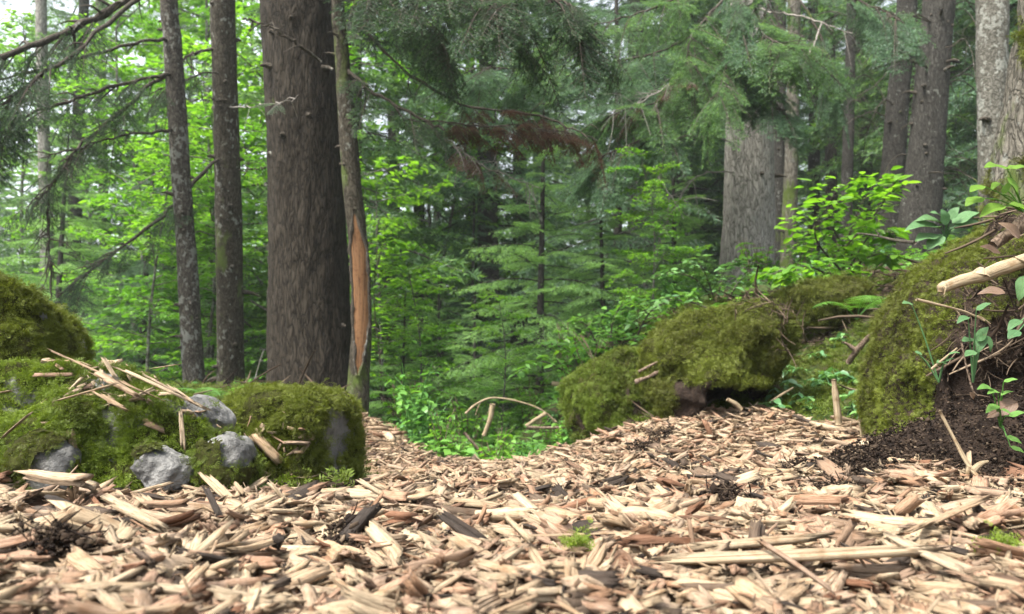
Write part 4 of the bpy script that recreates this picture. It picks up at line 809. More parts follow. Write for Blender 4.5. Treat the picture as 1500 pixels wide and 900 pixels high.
sp = np.stack([sx, sy, hz(sx, sy) + hgt * r.uniform(.3, 1.1, n)], 1); a_ = litter(sp, np.tile([0, 0, 1.0], (n, 1)), .0028, r, .18, CRUMB, .6).arr(); cr_.add(*a_)
tag(cr_.build('soil_crumbs', M['litter']), 'dark crumbly humus spilled from the cut face of the bank', 'soil', None, 'stuff')
hx, hy = np.meshgrid(np.linspace(.55, 1.85, 110), np.linspace(1.3, 2.1, 80)); hh = hz(hx, hy) + .115 * np.exp(-((hy - 1.70 - .03 * np.sin(hx * 9)) / .15) ** 2) * np.clip((hx - .62) / .35, 0, 1) + .014 * fbm2(hx, hy, 30, 3, 9) - .012
ii, jj = np.meshgrid(np.arange(109), np.arange(79)); a0 = (jj * 110 + ii).ravel()
Geo().add(np.stack([hx.ravel(), hy.ravel(), hh.ravel()], 1), np.stack([a0, a0 + 1, a0 + 111, a0 + 110], 1)).build('soil_heap', M['soil'], None, True)['kind'] = 'structure'
# moss and litter over the slope between boulder and bank, and the left verge
def ground_pts(n, x0, x1, y0, y1, r): x = r.uniform(x0, x1, n); y = r.uniform(y0, y1, n); return np.stack([x, y, hz(x, y)], 1)
fp, fq2, fn = B['f']; pf, nf, _ = area_points(fp, fq2, fn, 9000, r); mk = (nf[:, 2] > .1) & (pf[:, 0] + .12 * fbm(pf * 9, 2, 3) > P(1085, 0, 3.05)[0]) & (nf[:, 1] < .7); FL = litter(pf[mk] + nf[mk] * .02, nf[mk], .04, r, .42)
gp = np.concatenate([ground_pts(30000, .5, 2.6, 2.3, 5.2, r), ground_pts(9000, -2.2, -.3, 1.5, 5.0, r)]); ok = ~inpoly(gp[:, 0], gp[:, 1], PATH); gp = gp[ok]; up = np.tile([0, 0, 1.0], (len(gp), 1))
pat = fbm2(gp[:, 0], gp[:, 1], 3.2, 3, 12); mm = pat > -.08
tag(moss_on(gp[mm], up[mm], int(mm.sum() * .9), .042, 15, None, .40, .22, .6, .1).build('ground_moss', M['moss']), 'flat moss carpet on the slope between the hollow boulder and the bank', 'moss', None, 'stuff')
li = np.where((pat < .2))[0]; li = r.choice(li, min(9000, len(li)), False)
tag(litter(gp[li] + [0, 0, .01], up[li], .045, r, .45).add(*litter(gp[li[:1100]] + [0, 0, .02], up[li[:1100]], .13, r, .5).arr()).add(*FL.arr()).build('forest_litter', M['litter']), 'brown fallen twiglets and needles on the mossy slope', 'litter', None, 'stuff')

# ------------------------------------------------------------------ wood chips
rc = np.random.default_rng(5)
def chip_proto(r, kind, hi=True, bd=1.0):
    """a torn splinter of wood along x, length 1 (centred)"""
    if kind == 0: w, h = r.uniform(.30, .55), r.uniform(.10, .22)       # slab
    elif kind == 1: w, h = r.uniform(.16, .30), r.uniform(.08, .18)     # stick
    elif kind == 2: w, h = r.uniform(.06, .12), r.uniform(.04, .08)     # sliver
    else: w, h = r.uniform(.5, .8), r.uniform(.2, .4)                   # chunk
    m = int(r.integers(9, 13)) if hi else 6; k = 6 if hi else 3
    a = np.sort((np.arange(m) + r.uniform(-.32, .32, m)) / m * 2 * np.pi); ex = 5.0
    rad = (np.abs(np.cos(a)) ** ex + np.abs(np.sin(a)) ** ex) ** (-1 / ex) * r.uniform(.72, 1.12, m)
    t = np.linspace(-.5, .5, k); e0 = r.uniform(-.16, .10, m); e1 = r.uniform(-.10, .16, m); gro = 1 + np.where(np.arange(m) % 2, -1, 1) * r.uniform(0, .22, m); cy = np.cos(a) * rad * w / 2 * gro; cz = np.sin(a) * rad * h / 2 * gro; bend = r.normal(0, .07) * bd; bend2 = r.normal(0, .06) * bd; tw = r.normal(0, .25)
    V = []; UV = []; tap = r.uniform(-.25, .25)
    for i, x in enumerate(t):
        f = i / (k - 1); sc = 1 - tap * (f - .5) - .10 * (abs(2 * f - 1) ** 4) * r.uniform(0, 1.2); jit = r.normal(0, .05, m) if 0 < i < k - 1 else np.zeros(m)
        xs = x + (e0 * (1 - f) ** 4 + e1 * f ** 4) * (1.3 if kind != 2 else .8); ang = tw * x; y = cy * sc * (1 + jit); z = cz * sc * (1 + jit)
        y, z = y * math.cos(ang) - z * math.sin(ang), y * math.sin(ang) + z * math.cos(ang)
        V.append(np.stack([xs, y + bend2 * (4 * x * x - .3) * .4, z + bend * (4 * x * x - .3) * .5], 1)); UV.append(np.stack([xs, a / 6.283], 1))
    V = np.vstack(V); UV = np.vstack(UV); i = np.arange(k - 1)[:, None] * m; j = np.arange(m)[None]; q = (j + 1) % m
    Q = np.stack([i + j, i + q, i + m + q, i + m + j], -1).reshape(-1, 4)
    c0 = V[:m].mean(0) + [r.uniform(-.02, .06), 0, 0]; c1 = V[-m:].mean(0) - [r.uniform(-.02, .06), 0, 0]; n = len(V); V = np.vstack([V, c0, c1]); UV = np.vstack([UV, [[-.45, .5], [.45, .5]]])
    T = [(n, (b + 1) % m, b) for b in range(m)] + [(n + 1, (k - 1) * m + b, (k - 1) * m + (b + 1) % m) for b in range(m)]
    return Geo().add(V, Q, T, .5, UV).arr()
KINDS = [0, 1, 2, 0, 1, 3, 1, 2, 0, 1, 1, 0, 2, 1, 3, 0, 1, 2, 1, 0]
CHIP_HI = [chip_proto(rc, k) for k in KINDS]; CHIP_ST = [chip_proto(rc, k, True, .25) for k in KINDS]; CHIP_LO = [chip_proto(rc, k, False) for k in KINDS]; KD = np.array(KINDS)
def splint(r, hi=True, bd=1.0):
    """a chip torn along the grain: a few fibres of wood still joined side by side"""
    k = int(r.integers(2, 5)); w = r.uniform(.18, .5); h = r.uniform(.08, .2); g = Geo(); y = -w / 2; bend = r.normal(0, .05) * bd
    for i in range(k):
        wi = w / k * r.uniform(.7, 1.4); V, Q, T, A, U = chip_proto(r, 1, hi, .15); V = V / [1, np.ptp(V[:, 1]), np.ptp(V[:, 2])]; l = r.uniform(.72, 1.05); hi_ = h * r.uniform(.65, 1.15)
        V = V * [l, wi * 1.25, hi_]; a = r.normal(0, .035); V = np.stack([V[:, 0] * math.cos(a) - V[:, 1] * math.sin(a), V[:, 0] * math.sin(a) + V[:, 1] * math.cos(a), V[:, 2]], 1) + [r.uniform(-.5, .5) * (1.04 - l), y + wi / 2, r.normal(0, h * .13)]
        V[:, 2] += bend * (4 * V[:, 0] ** 2 - .3) * .5; g.add(V, Q, T, A, U + [0, .37 * i]); y += wi * .82
    return g.arr()
_sp = [i for i, k in enumerate(KINDS) if k in (0, 1) and i % 4 != 3]
for i in _sp: CHIP_HI[i] = splint(rc); CHIP_ST[i] = splint(rc, True, .2)
def chip_field(n, dmin, dmax, r, size):
    # more of them where the camera stands close: uniform over bearing, weighted over distance
    d = dmin + (dmax - dmin) * r.random(n) ** .85; b = r.uniform(-.80, .80, n); x = d * np.tan(b); m = np.abs(x) < 2.6; return x[m], d[m]
def chips(x, y, r, smin=.012, smed=.026, layer=.028, tilt=.24):
    n = len(x); L = np.clip(smed * np.exp(r.normal(0, .58, n)), smin, .12); L = np.minimum(L, .045 + .05 * np.clip((y - .62) / .4, 0, 1)); pk = r.integers(0, len(KD), n); L = L * np.where(KD[pk] == 3, .55, np.where(KD[pk] == 0, .85, 1.15))
    heap = .016 * fbm2(x, y, 6, 3, 71) + .009 * fbm2(x, y, 17, 2, 72)
    z = hz(x, y) + heap + layer * r.random(n) ** 1.2; yaw = r.uniform(0, 6.283, n); ti = r.normal(0, tilt, n)
    d = np.stack([np.cos(yaw) * np.cos(ti), np.sin(yaw) * np.cos(ti), np.sin(ti)], 1); Rm = spin(frames(d, [0, 0, 1.0]), r.normal(0, .55, n))
    tone = r.random(n); tone = np.where((tone > .84) & (r.random(n) < .4), tone * .8, tone)
    return pk, Rm, L, np.stack([x, y, z], 1), tone
X = []; Yy = []
for n, a, b in ((14000, .56, 1.1), (23000, .9, 1.9), (24000, 1.6, 3.0), (18000, 2.6, 5.0)):
    x, y = chip_field(n, a, b, rc, 0); X.append(x); Yy.append(y)
X = np.concatenate(X); Yy = np.concatenate(Yy); wob = .05
m = inpoly(X + wob * fbm2(X, Yy, 7, 2, 61), Yy + wob * fbm2(X, Yy, 7, 2, 62), PATH); X = X[m]; Yy = Yy[m]
pk, Rm, L, T0, tone = chips(X, Yy, rc)
# the dirtier patches: darker bits gather there
dk = fbm2(X, Yy, 2.6, 3, 91); dm = (dk > .75) & (rc.random(len(X)) < .4); tone[dm] = rc.uniform(.86, 1.0, dm.sum())
px, py, dd = project(T0); area = (L / dd * FPX) ** 2 * np.array([.30, .17, .06, .45])[KD[pk]] * np.where((px > 10) & (px < 1490) & (py < 885) & (py > 560), 1, 0) * (T0[:, 2] - hz(T0[:, 0], T0[:, 1]) > .012)
near = dd < 2.1
def chips_on(surf, n, keepf, size):
    p, Q, N = surf; pt, nn, _ = area_points(p, Q, N, n * 8, rc); m = keepf(pt, nn); pt = pt[m][:n]; nn = nn[m][:n]; n = len(pt)
    tg = norm(np.cross(nn, rc.normal(0, 1, (n, 3))) + nn * rc.normal(0, .25, n)[:, None]); pkk = rc.integers(0, len(KD), n)
    return pkk, spin(frames(tg, nn), rc.normal(0, .4, n)), size * np.exp(rc.normal(0, .45, n)), pt + nn * rc.uniform(.010, .02, n)[:, None], rc.random(n) * .75
ONB = [chips_on(B['b'], 190, lambda p, n: (n[:, 2] > .35) & inpx(p, [(60, 520), (330, 520), (400, 640), (200, 625), (60, 590)]), .020), chips_on(B['b'], 45, lambda p, n: (n[:, 1] < -.1), .016),
       chips_on(B['e'], 150, lambda p, n: inpx(p, [(345, 640), (375, 615), (450, 625), (455, 665), (400, 665)]) & (n[:, 1] < .5), .024), chips_on(B['e'], 25, lambda p, n: (n[:, 1] < .3), .012)]
CHIPS_SEPARATE = 215
order = np.argsort(-area)[:CHIPS_SEPARATE]; mask = np.ones(len(X), bool); mask[order] = False
G = Geo(); a_ = mask & near; G.scatter(CHIP_HI, pk[a_], Rm[a_], L[a_], T0[a_], tone[a_]); a_ = mask & ~near; [G.scatter(CHIP_HI, *o_) for o_ in ONB]; G.scatter(CHIP_LO, pk[a_], Rm[a_], L[a_], T0[a_], tone[a_])
SL = [chip_proto(rc, 2, False) for _ in range(8)]
x, y = chip_field(17000, .56, 3.4, rc, 0); m_ = inpoly(x, y, PATH); x = x[m_]; y = y[m_]; _, Rs, Ls, Ts, ts = chips(x, y, rc, .008, .016, .034, .45); G.scatter(SL, rc.integers(0, 8, len(x)), Rs, Ls, Ts, ts * .8)
tag(G.build('wood_chips', M['chip']), 'deep layer of pale shredded wood chips covering the whole path', 'wood chips', None, 'stuff')
tonename = lambda t: 'cream' if t < .3 else ('tan' if t < .65 else ('pinkish tan' if t < .8 else ('orange brown' if t < .885 else 'dark')))
kindname = {0: 'flat slab', 1: 'split stick', 2: 'thin sliver', 3: 'blocky chunk'}
def chip_obj(pkk, Rr, l, t, tn, label, group=None, stretch=(1, 1, 1), pr=None):
    g = Geo().scatter(pr or CHIP_HI, np.array([pkk]), Rr[None], np.array([[l * stretch[0], l * stretch[1], l * stretch[2]]]), np.zeros((1, 3)), np.array([tn]))
    o = g.build('wood_chip', M['chip']); o.location = t; return tag(o, label, 'wood chip', group)
for i in order:
    where = 'lying close to the lens' if dd[i] < .9 else 'lying out along the path'
    k_ = KD[pk[i]]; lab = f'{tonename(tone[i])} {kindname[k_]} of split wood {where}'
    chip_obj(pk[i], Rm[i], L[i], T0[i], tone[i], lab, f'{tonename(tone[i])} {kindname[k_]} chips {where}')
# chips one can point to
def stick_chip(p0, p1, D0, D1, wpx, tn, label, kind=None, dz=0.0, thick=1.0):
    a = P(*p0, D0); b = P(*p1, D1); l = np.linalg.norm(b - a); c = (a + b) / 2; c[2] = max(c[2], float(hz(c[0], c[1])) + .030 + .35 * wpx / FPX * D0) + dz if D0 < 1.35 and p0[1] > 690 else c[2] + dz
    c1 = [i for i in range(len(KINDS)) if KINDS[i] == (1 if kind is None else kind)]; pi_ = int(rc.choice(c1)); V = CHIP_HI[pi_][0]; V = CHIP_ST[pi_][0]; w0 = np.ptp(V[:, 1]); w = wpx / FPX * (D0 + D1) / 2
    s = w / (w0 * l); return chip_obj(pi_, frames((b - a)[None], [0, 0, 1.0])[0], l, c, tn, label, None, (1, s, s * thick), CHIP_ST)
for a in [
    ((1000, 850), (1330, 836), .80, .80, 40, .13, 'longest pale split stick lying crosswise near the lens', None, 0, 1.1),
    ((1010, 834), (1190, 818), .86, .86, 40, .05, 'long cream split stick lying just behind the longest one', None, 0, 1.0),
    ((1310, 818), (1432, 876), .82, .76, 46, .22, 'thick slanting splinter pointing down towards the lower right corner', None, .004, 1.0),
    ((1120, 835), (1215, 905), .80, .70, 10, .63, 'thin reddish splinter lying across the longest stick', 2, .012, 1.0),
    ((1125, 788), (1160, 752), 1.05, 1.05, 30, .23, 'yellow sawn chip standing tilted out of the pale mulch', 0, .002, 1.0),
    ((1315, 800), (1345, 778), 1.0, 1.0, 30, .79, 'orange brown blocky chip upright on the right', 3, .004, 1.0),
    ((820, 762), (870, 745), 1.12, 1.12, 26, .86, 'rust red bark chip near the middle of the path', 0, .006, 1.0),
    ((862, 768), (930, 775), 1.10, 1.06, 36, .36, 'large tan grained chunk right of the rust red bark chip', 0, .006, 1.0),
    ((760, 750), (800, 790), 1.12, 1.05, 22, .2, 'pale oval chip left of the rust red bark chip', 0, .008, .5),
    ((745, 818), (960, 812), .92, .92, 14, .3, 'long straight tan lath in the centre of the mulch', None, .006, .6),
    ((740, 826), (775, 868), .90, .80, 10, .08, 'pale thin sliver pointing down at the lens in the centre', 2, .01, 1.0),
    ((215, 800), (268, 798), .98, .98, 38, .80, 'brick orange block of bark among the near chips', 3, .006, .8),
    ((162, 790), (240, 838), .98, .88, 20, .12, 'long cream stick slanting beside the brick orange block', None, .006, .8),
    ((66, 770), (122, 796), 1.02, 1.0, 22, 1.0, 'charcoal black piece of bark among the chips', 0, .008, .8),
    ((30, 820), (122, 818), .92, .92, 22, .905, 'dark brown log-like billet lying in the chips at the left', None, .004, 1.0),
    ((45, 742), (118, 750), 1.18, 1.16, 52, .45, 'biggest chunk of splintered wood leaning at the boulder foot', 3, .010, .9),
    ((100, 735), (138, 748), 1.22, 1.2, 30, .17, 'pale wedge chip behind the biggest chunk', 0, .004, .8),
    ((200, 742), (250, 728), 1.2, 1.22, 22, .07, 'pale flat flake below the angular grey stone', 0, .01, .5),
    ((300, 725), (340, 765), 1.2, 1.12, 18, .04, 'whitish split stick standing out in front of the rounded dark stone', None, .012, .8),
    ((298, 762), (318, 805), 1.06, 1.0, 10, .97, 'black narrow bark strip among the cream chips', None, .012, 1.0),
    ((400, 840), (412, 848), .86, .86, 34, .98, 'dark crumbly lump of bark in the near mulch', 3, .0, 1.0),
    ((505, 820), (545, 775), .92, .96, 30, .985, 'shaggy black clod of bark rising from the mulch', 3, .008, 1.0),
    ((650, 800), (712, 850), 1.0, .88, 22, .96, 'dark root-like bark strip running towards the lens', None, .004, 1.0),
    ((1020, 835), (1010, 765), .88, .90, 7, .80, 'thin brown twig chip poking upright from the mulch', 2, .0, 1.0),
    ((1345, 835), (1440, 790), .90, .96, 20, .38, 'greyish splinter rising to the right edge', None, .006, .8),
    ((1480, 730), (1460, 760), 1.15, 1.1, 20, .1, 'short pale chip below the dark bank at the edge', 0, .006, .6),
]: stick_chip(*a[:7], *a[7:])
# splinters on top of the long green boulder
for a in [
    ((88, 528), (215, 585), 1.52, 1.48, 10, .32), ((170, 547), (292, 603), 1.50, 1.47, 12, .14), ((150, 560), (205, 590), 1.46, 1.44, 13, .42), ((93, 594), (162, 574), 1.42, 1.43, 15, .08), ((142, 585), (182, 608), 1.42, 1.41, 12, .36), ((215, 560), (262, 585), 1.46, 1.45, 10, .5),
    ((225, 548), (262, 542), 1.56, 1.56, 9, .1), ((152, 535), (168, 560), 1.50, 1.48, 9, .05), ((5, 648), (40, 618), 1.40, 1.41, 9, .25), ((265, 615), (268, 665), 1.42, 1.40, 8, .15), ((250, 575), (285, 600), 1.47, 1.45, 8, .45), ((0, 585), (14, 582), 1.42, 1.42, 9, .05)]:
    nm = {.32: 'long tan splinter at the back', .14: 'longest cream splinter', .42: 'broad tan splinter in the middle', .08: 'thick pale splinter, lowest and nearest', .36: 'short splinter under the thick pale one', .5: 'short pinkish splinter', .1: 'small pale chip at the far crest', .05: 'small whitish chip', .25: 'lone tan stick', .15: 'upright thin splinter', .45: 'thin brown splinter by the pale stone edge'}[a[5]]
    if a[0] == (0, 585): nm = 'whitish chip at the left border'
    stick_chip(*a, f'{nm} on the mossy long boulder', None, .012, .8)

# ------------------------------------------------------------------ low plants
rp = np.random.default_rng(15)
def leaf_set(items, protos=None):
    """items: (base point, direction, up, length, tone)"""
    b, d, u, l, a = zip(*items); n = len(l); pr = protos or LEAF_HI
    return Geo().scatter(pr, rp.integers(0, len(pr), n), frames(np.array(d), np.array(u)), np.array(l), np.array(b), np.array(a))
def pinna():
    n = 9; g = Geo(); t = np.linspace(0, 1, n)
    for i in range(n - 1):
        w = .085 * (1 - t[i]) ** .7 + .012; z = -.12 * t[i] ** 2
        for s_ in (-1, 1): g.add([(t[i], 0, z), (t[i] + .05, s_ * w * .6, z + .01), (t[i] + .09, s_ * w, z - .005), (t[i] + .115, s_ * w * .1, z)], [(0, 1, 2, 3)], None, .45 + .2 * t[i])
    return g.arr()
PINNA = pinna()
def fern(label, loc, rz, length, n, seed, arch=.6, sector=(0, 6.28), group=None):
    r = np.random.default_rng(seed); root = thing('fern', label, 'fern', loc, group)
    for i in range(n):
        az = rz + sector[0] + (sector[1] - sector[0]) * (i + .5) / n + r.uniform(-.2, .2); e = np.array([math.cos(az), math.sin(az), 0]); L = length * r.uniform(.75, 1.1); a0 = r.uniform(.7, 1.1)
        t = np.linspace(0, 1, 26); ang = a0 - (a0 + arch) * t ** 1.2; dx = np.cumsum(np.cos(ang)) / 26 * L; dz = np.cumsum(np.sin(ang)) / 26 * L; c = e[None] * dx[:, None] + np.array([0, 0, 1.0])[None] * dz[:, None]; c[0] = 0
        g = Geo(); tube(g, c, np.linspace(.004, .001, 26) * length / .5, 4, .3, 0, False); side = np.array([-e[1], e[0], 0]); it = []
        for k in range(5, 26):
            u = k / 25; l = L * .24 * math.sin(math.pi * min(1, (u - .12) / .9 * .78 + .2)) + .006; d0 = norm(c[k] - c[k - 1]); upv = np.cross(side, d0) * -1
            if upv[2] < 0: upv = -upv
            for sg in (-1, 1): it.append((c[k], norm(side * sg + d0 * .35 + np.array([0, 0, -.12 + r.normal(0, .06)])), norm(upv + r.normal(0, .12, 3)), l * r.uniform(.9, 1.1), np.clip(.4 + r.normal(0, .2) + .3 * u, 0, 1)))
        g.add(*leaf_set(it, [PINNA]).arr()); g.build('frond', M['fern'], root)
    return root
def herb(name, label, loc, n_stem, height, leaf, per, seed, mat='herb', spread=.5, cat='plant', group=None, whorl=False):
    r = np.random.default_rng(seed); root = thing(name, label, cat, loc, group); st = Geo(); it = []
    for i in range(n_stem):
        az = r.uniform(0, 6.28); h = height * r.uniform(.6, 1.1); e = np.array([math.cos(az), math.sin(az), 0]) * spread * h * r.uniform(.2, 1)
        b0 = np.array([r.normal(0, .15) * height * spread, r.normal(0, .15) * height * spread, -.01]); c = smooth_curve([b0, b0 + e * .3 + [0, 0, h * .6], b0 + e + [0, 0, h]], 7); tube(st, c, np.linspace(.0035, .0015, 7) * (height / .25) ** .5, 5, .4, 0, False)
        for k in range(per):
            u = .35 + .65 * (k + .5) / per if not whorl else 1; q_ = c[min(6, int(u * 6))]; a = az + k * (2.4 if not whorl else 6.283 / per) + r.uniform(-.3, .3)
            d = np.array([math.cos(a), math.sin(a), r.uniform(-.35, .25)]); it.append((q_, d, norm(np.array([r.normal(0, .25), r.normal(0, .25), 1])), leaf * r.uniform(.6, 1.15), np.clip(r.normal(.5, .22), 0, 1)))
    st.build('stem', M['stick'] if mat == 'beech' else M[mat], root, True); leaf_set(it).build('leaves', M[mat], root); return root
def gz(px, D, dz=0.0):
    x, y = at(px, D); return (x, y, float(hz(x, y)) + dz)
def sapling(name, label, loc, lines, D0, leaf, per_m, seed, mat='beech', cat='sapling', r0=.007):
    """stems along picture lines, leaves in flat two-ranked sprays"""
    r = np.random.default_rng(seed); root = thing(name, label, cat, loc); st = Geo(); it = []; loc = np.array(loc)
    for pts, Ds in lines:
        c = smooth_curve([P(a, b, D) for (a, b), D in zip(pts, np.broadcast_to(Ds, (len(pts),)))], 22); tube(st, c, np.linspace(r0, .002, 22), 5, .4, 0, False)
        tone = r.uniform(.5, .9)
        for j in range(3, 22):
            t = norm(c[j] - c[j - 1]); sd = norm(np.cross(t, [0, 0, 1.0])); u = j / 21
            for sg in (-1, 1):
                if r.random() < .25: continue
                l2 = (.20 * (1.1 - u) + .05) * r.uniform(.5, 1.2); d2 = norm(t * .55 + sd * sg + [0, 0, r.uniform(-.15, .2)]); tube(st, [c[j], c[j] + d2 * l2], [.002, .001], 3, .4, 0, False)
                for k in range(max(2, int(per_m * l2))):
                    uu = (k + .8) / max(2, int(per_m * l2)); ld = norm(d2 * .6 + np.cross(d2, [0, 0, 1.0]) * (1 if k % 2 else -1) * .8 + [0, 0, r.uniform(-.5, .1)])
                    it.append((c[j] + d2 * l2 * uu, ld, norm(np.array([r.normal(0, .3), r.normal(0, .3), 1])), leaf * r.uniform(.6, 1.2), np.clip(tone + r.normal(0, .15), 0, 1)))
    st.build('stem', M['twig'], root, True).location = -Vector(loc); leaf_set(it, LEAF).build('leaves', M[mat], root).location = -Vector(loc); return root
sapling('beech_sapling', 'vivid lime green beech sapling glowing in front of the leaning dark trunks', gz(1230, 4.5),
    [([(1232, 440), (1240, 360), (1262, 300), (1290, 258)], [4.5, 4.4, 4.3, 4.2]), ([(1240, 370), (1215, 320), (1225, 280), (1270, 262)], [4.4, 4.2, 4.1, 4.1]), ([(1235, 400), (1200, 360), (1195, 330), (1215, 300)], [4.4, 4.2, 4.1, 4.0]), ([(1235, 420), (1190, 392), (1150, 395), (1132, 402)], [4.4, 4.1, 4.0, 3.9]),
     ([(1235, 410), (1270, 350), (1295, 340), (1312, 345)], [4.4, 4.3, 4.2, 4.2]), ([(1240, 360), (1285, 310), (1300, 285), (1312, 262)], [4.4, 4.3, 4.3, 4.3]), ([(1235, 420), (1260, 385), (1290, 372), (1305, 380)], [4.4, 4.3, 4.2, 4.2]), ([(1232, 430), (1200, 410), (1170, 405), (1150, 408)], [4.4, 4.2, 4.1, 4.1])], 4.4, .078, 26, 3)
sapling('beech_sapling', 'yellow green sapling leaning over the grass right of the split trunk', gz(560, 5.6), [([(560, 600), (556, 520), (548, 440), (552, 370)], 5.6), ([(556, 520), (580, 470), (588, 440)], 5.6), ([(550, 440), (575, 400), (582, 375)], 5.6), ([(552, 390), (562, 360), (578, 355)], 5.5)], 5.6, .065, 22, 4)
sapling('maple_sapling', 'leafy green sapling with pale bent stems behind the brush at mid right', gz(860, 5.0), [([(880, 520), (862, 480), (845, 470)], 5.0), ([(905, 520), (895, 490), (905, 455), (925, 440)], 4.9), ([(850, 560), (820, 540), (790, 530), (760, 545)], 4.6), ([(850, 560), (840, 520), (810, 505)], 4.7), ([(930, 500), (950, 460), (980, 440), (1010, 430)], [4.7, 4.6, 4.5, 4.5]), ([(930, 500), (960, 490), (1000, 470)], [4.6, 4.4, 4.4])], 4.8, .060, 24, 5, 'herb')
sapling('ash_sapling', 'soft blue green shrub in front of the foot of the thick pale grey trunk', gz(1050, 5.2), [([(1050, 450), (1020, 410), (980, 400), (950, 410)], 5.2), ([(1050, 450), (1060, 400), (1080, 385)], 5.2), ([(1050, 450), (1030, 395), (1010, 385)], 5.1), ([(1060, 450), (1085, 410), (1105, 412)], 5.1), ([(1045, 455), (1000, 440), (960, 450), (930, 470)], 4.9)], 5.2, .060, 24, 6, 'herb_blue')
fern('long arching fern frond reaching over the moss below the bright sapling', gz(1062, 3.9, .06), 0, .55, 3, 7, .25, (-.35, .6))
fern('fern below the bright sapling, on the mossy slope', gz(1255, 3.7, .02), 1.0, .38, 6, 8)
fern('pale fern standing behind the moss in front of the second slim trunk', gz(338, 3.6, -.02), 1.6, .30, 4, 9, .3)
fern('fern leaning against the foot of the thick brown trunk', gz(392, 3.7, -.02), .4, .24, 4, 10)
for i, (px, D, l) in enumerate([(640, 3.9, .34), (700, 4.3, .4), (770, 4.0, .34), (600, 4.5, .4), (820, 3.75, .3), (735, 3.65, .28), (860, 4.4, .3), (670, 5.0, .42), (985, 4.2, .34)]):
    fern(f'bright fern growing past the crest of the path, {["beside the short yellow log", "behind the arched stick", "at the right of the hollow", "below the small young spruce", "against the low dark mossy mound", "lowest, right at the chips", "on the brush heap", "deepest in the hollow", "above the hollow boulder"][i]}', gz(px, D), i * 1.3, l, 8, 20 + i, .5)
# herbs of the clearing: a few kinds, many plants
hp = [herb('undergrowth_plant', 'low leafy plant in the green hollow beyond the path', (0, 0, -50), 9, .30, .055, 8, 40, 'herb'), herb('undergrowth_plant', 'low leafy plant in the green hollow beyond the path', (0, 0, -50), 10, .42, .06, 8, 41, 'beech'), herb('undergrowth_plant', 'low leafy plant in the green hollow beyond the path', (0, 0, -50), 8, .22, .06, 5, 42, 'herb_blue'), herb('undergrowth_plant', 'low leafy plant in the green hollow beyond the path', (0, 0, -50), 10, .5, .06, 9, 43, 'herb')]
usedh = set(); cnt = 0
for i in range(900):
    if cnt >= 230: break
    D = 3.5 + 8.5 * rp.random() ** 1.3; px = rp.uniform(-60, 1330) if rp.random() < .6 else rp.uniform(530, 960); x, y = at(px, D)
    if (655 < px < 850 and D < 4.9) or inpoly(np.array([x]), np.array([y]), PATH)[0] or (px < 520 and D < 5.2) or (px > 930 and D < 4.3): continue
    k = int(rp.choice(4, p=[.4, .25, .2, .15])); cnt += 1; sc = rp.uniform(.6, 1.25)
    reg = 'in the green hollow beyond the path' if 520 < px < 930 else ('on the slope right of the hollow' if px >= 930 else 'under the beeches left of the thick brown trunk')
    kd = ['mid green leafy plant', 'yellow green leafy plant', 'blue green low plant', 'tall leafy herb'][k]; loc = (x, y, float(hz(x, y)) - .01); rz = rp.uniform(0, 6.28)
    if k not in usedh: usedh.add(k); o = hp[k]; o.location = loc; o.rotation_euler = (0, 0, rz); o.scale = (sc,) * 3; o['label'] = f'{kd} {reg}'; o['group'] = f'{kd}s {reg}'
    else: dup(hp[k], loc, rz, sc, f'{kd} {reg}', f'{kd}s {reg}')
for i in range(46):
    D = rp.uniform(3.35, 5.2); px = rp.uniform(585, 900); x, y = at(px, D)
    if inpoly(np.array([x]), np.array([y]), PATH)[0]: continue
    k = int(rp.choice([0, 1, 2])); dup(hp[k], (x, y, float(hz(x, y)) - .01), rp.uniform(0, 6.28), rp.uniform(.4, .75), f'{["mid green", "yellow green", "blue green"][k]} low seedling just past the crest of the path', f'{["mid green", "yellow green", "blue green"][k]} seedlings past the crest')
# the leafy mat under them
n = 26000; D = 3.4 + 14 * rp.random(n) ** 1.5; px_ = np.where(rp.random(n) < .35, rp.uniform(540, 960, n), rp.uniform(-150, 1500, n)); x = (px_ - 750) / FPX * D; y = D; ok = ~inpoly(x, y, PATH) & ~((px_ < 540) & (D < 5.0)) & ~((px_ > 900) & (D < 4.6)); x = x[ok]; y = y[ok]; n = len(x)
z = hz(x, y) + rp.uniform(0, .16, n) ** 1.3; a = rp.uniform(0, 6.28, n)
tag(Geo().scatter(LEAF, rp.integers(0, 3, n), frames(np.stack([np.cos(a), np.sin(a), rp.uniform(-.4, .3, n)], 1), norm(np.stack([rp.normal(0, .3, n), rp.normal(0, .3, n), np.ones(n)], 1))), rp.uniform(.03, .075, n), np.stack([x, y, z], 1), np.clip(.68 + .3 * fbm2(x, y, 1.5, 2, 4) + rp.normal(0, .15, n), 0, 1)).build('ground_cover', M['herb']), 'green leafy mat over the forest floor beyond the path', 'ground cover', None, 'stuff')
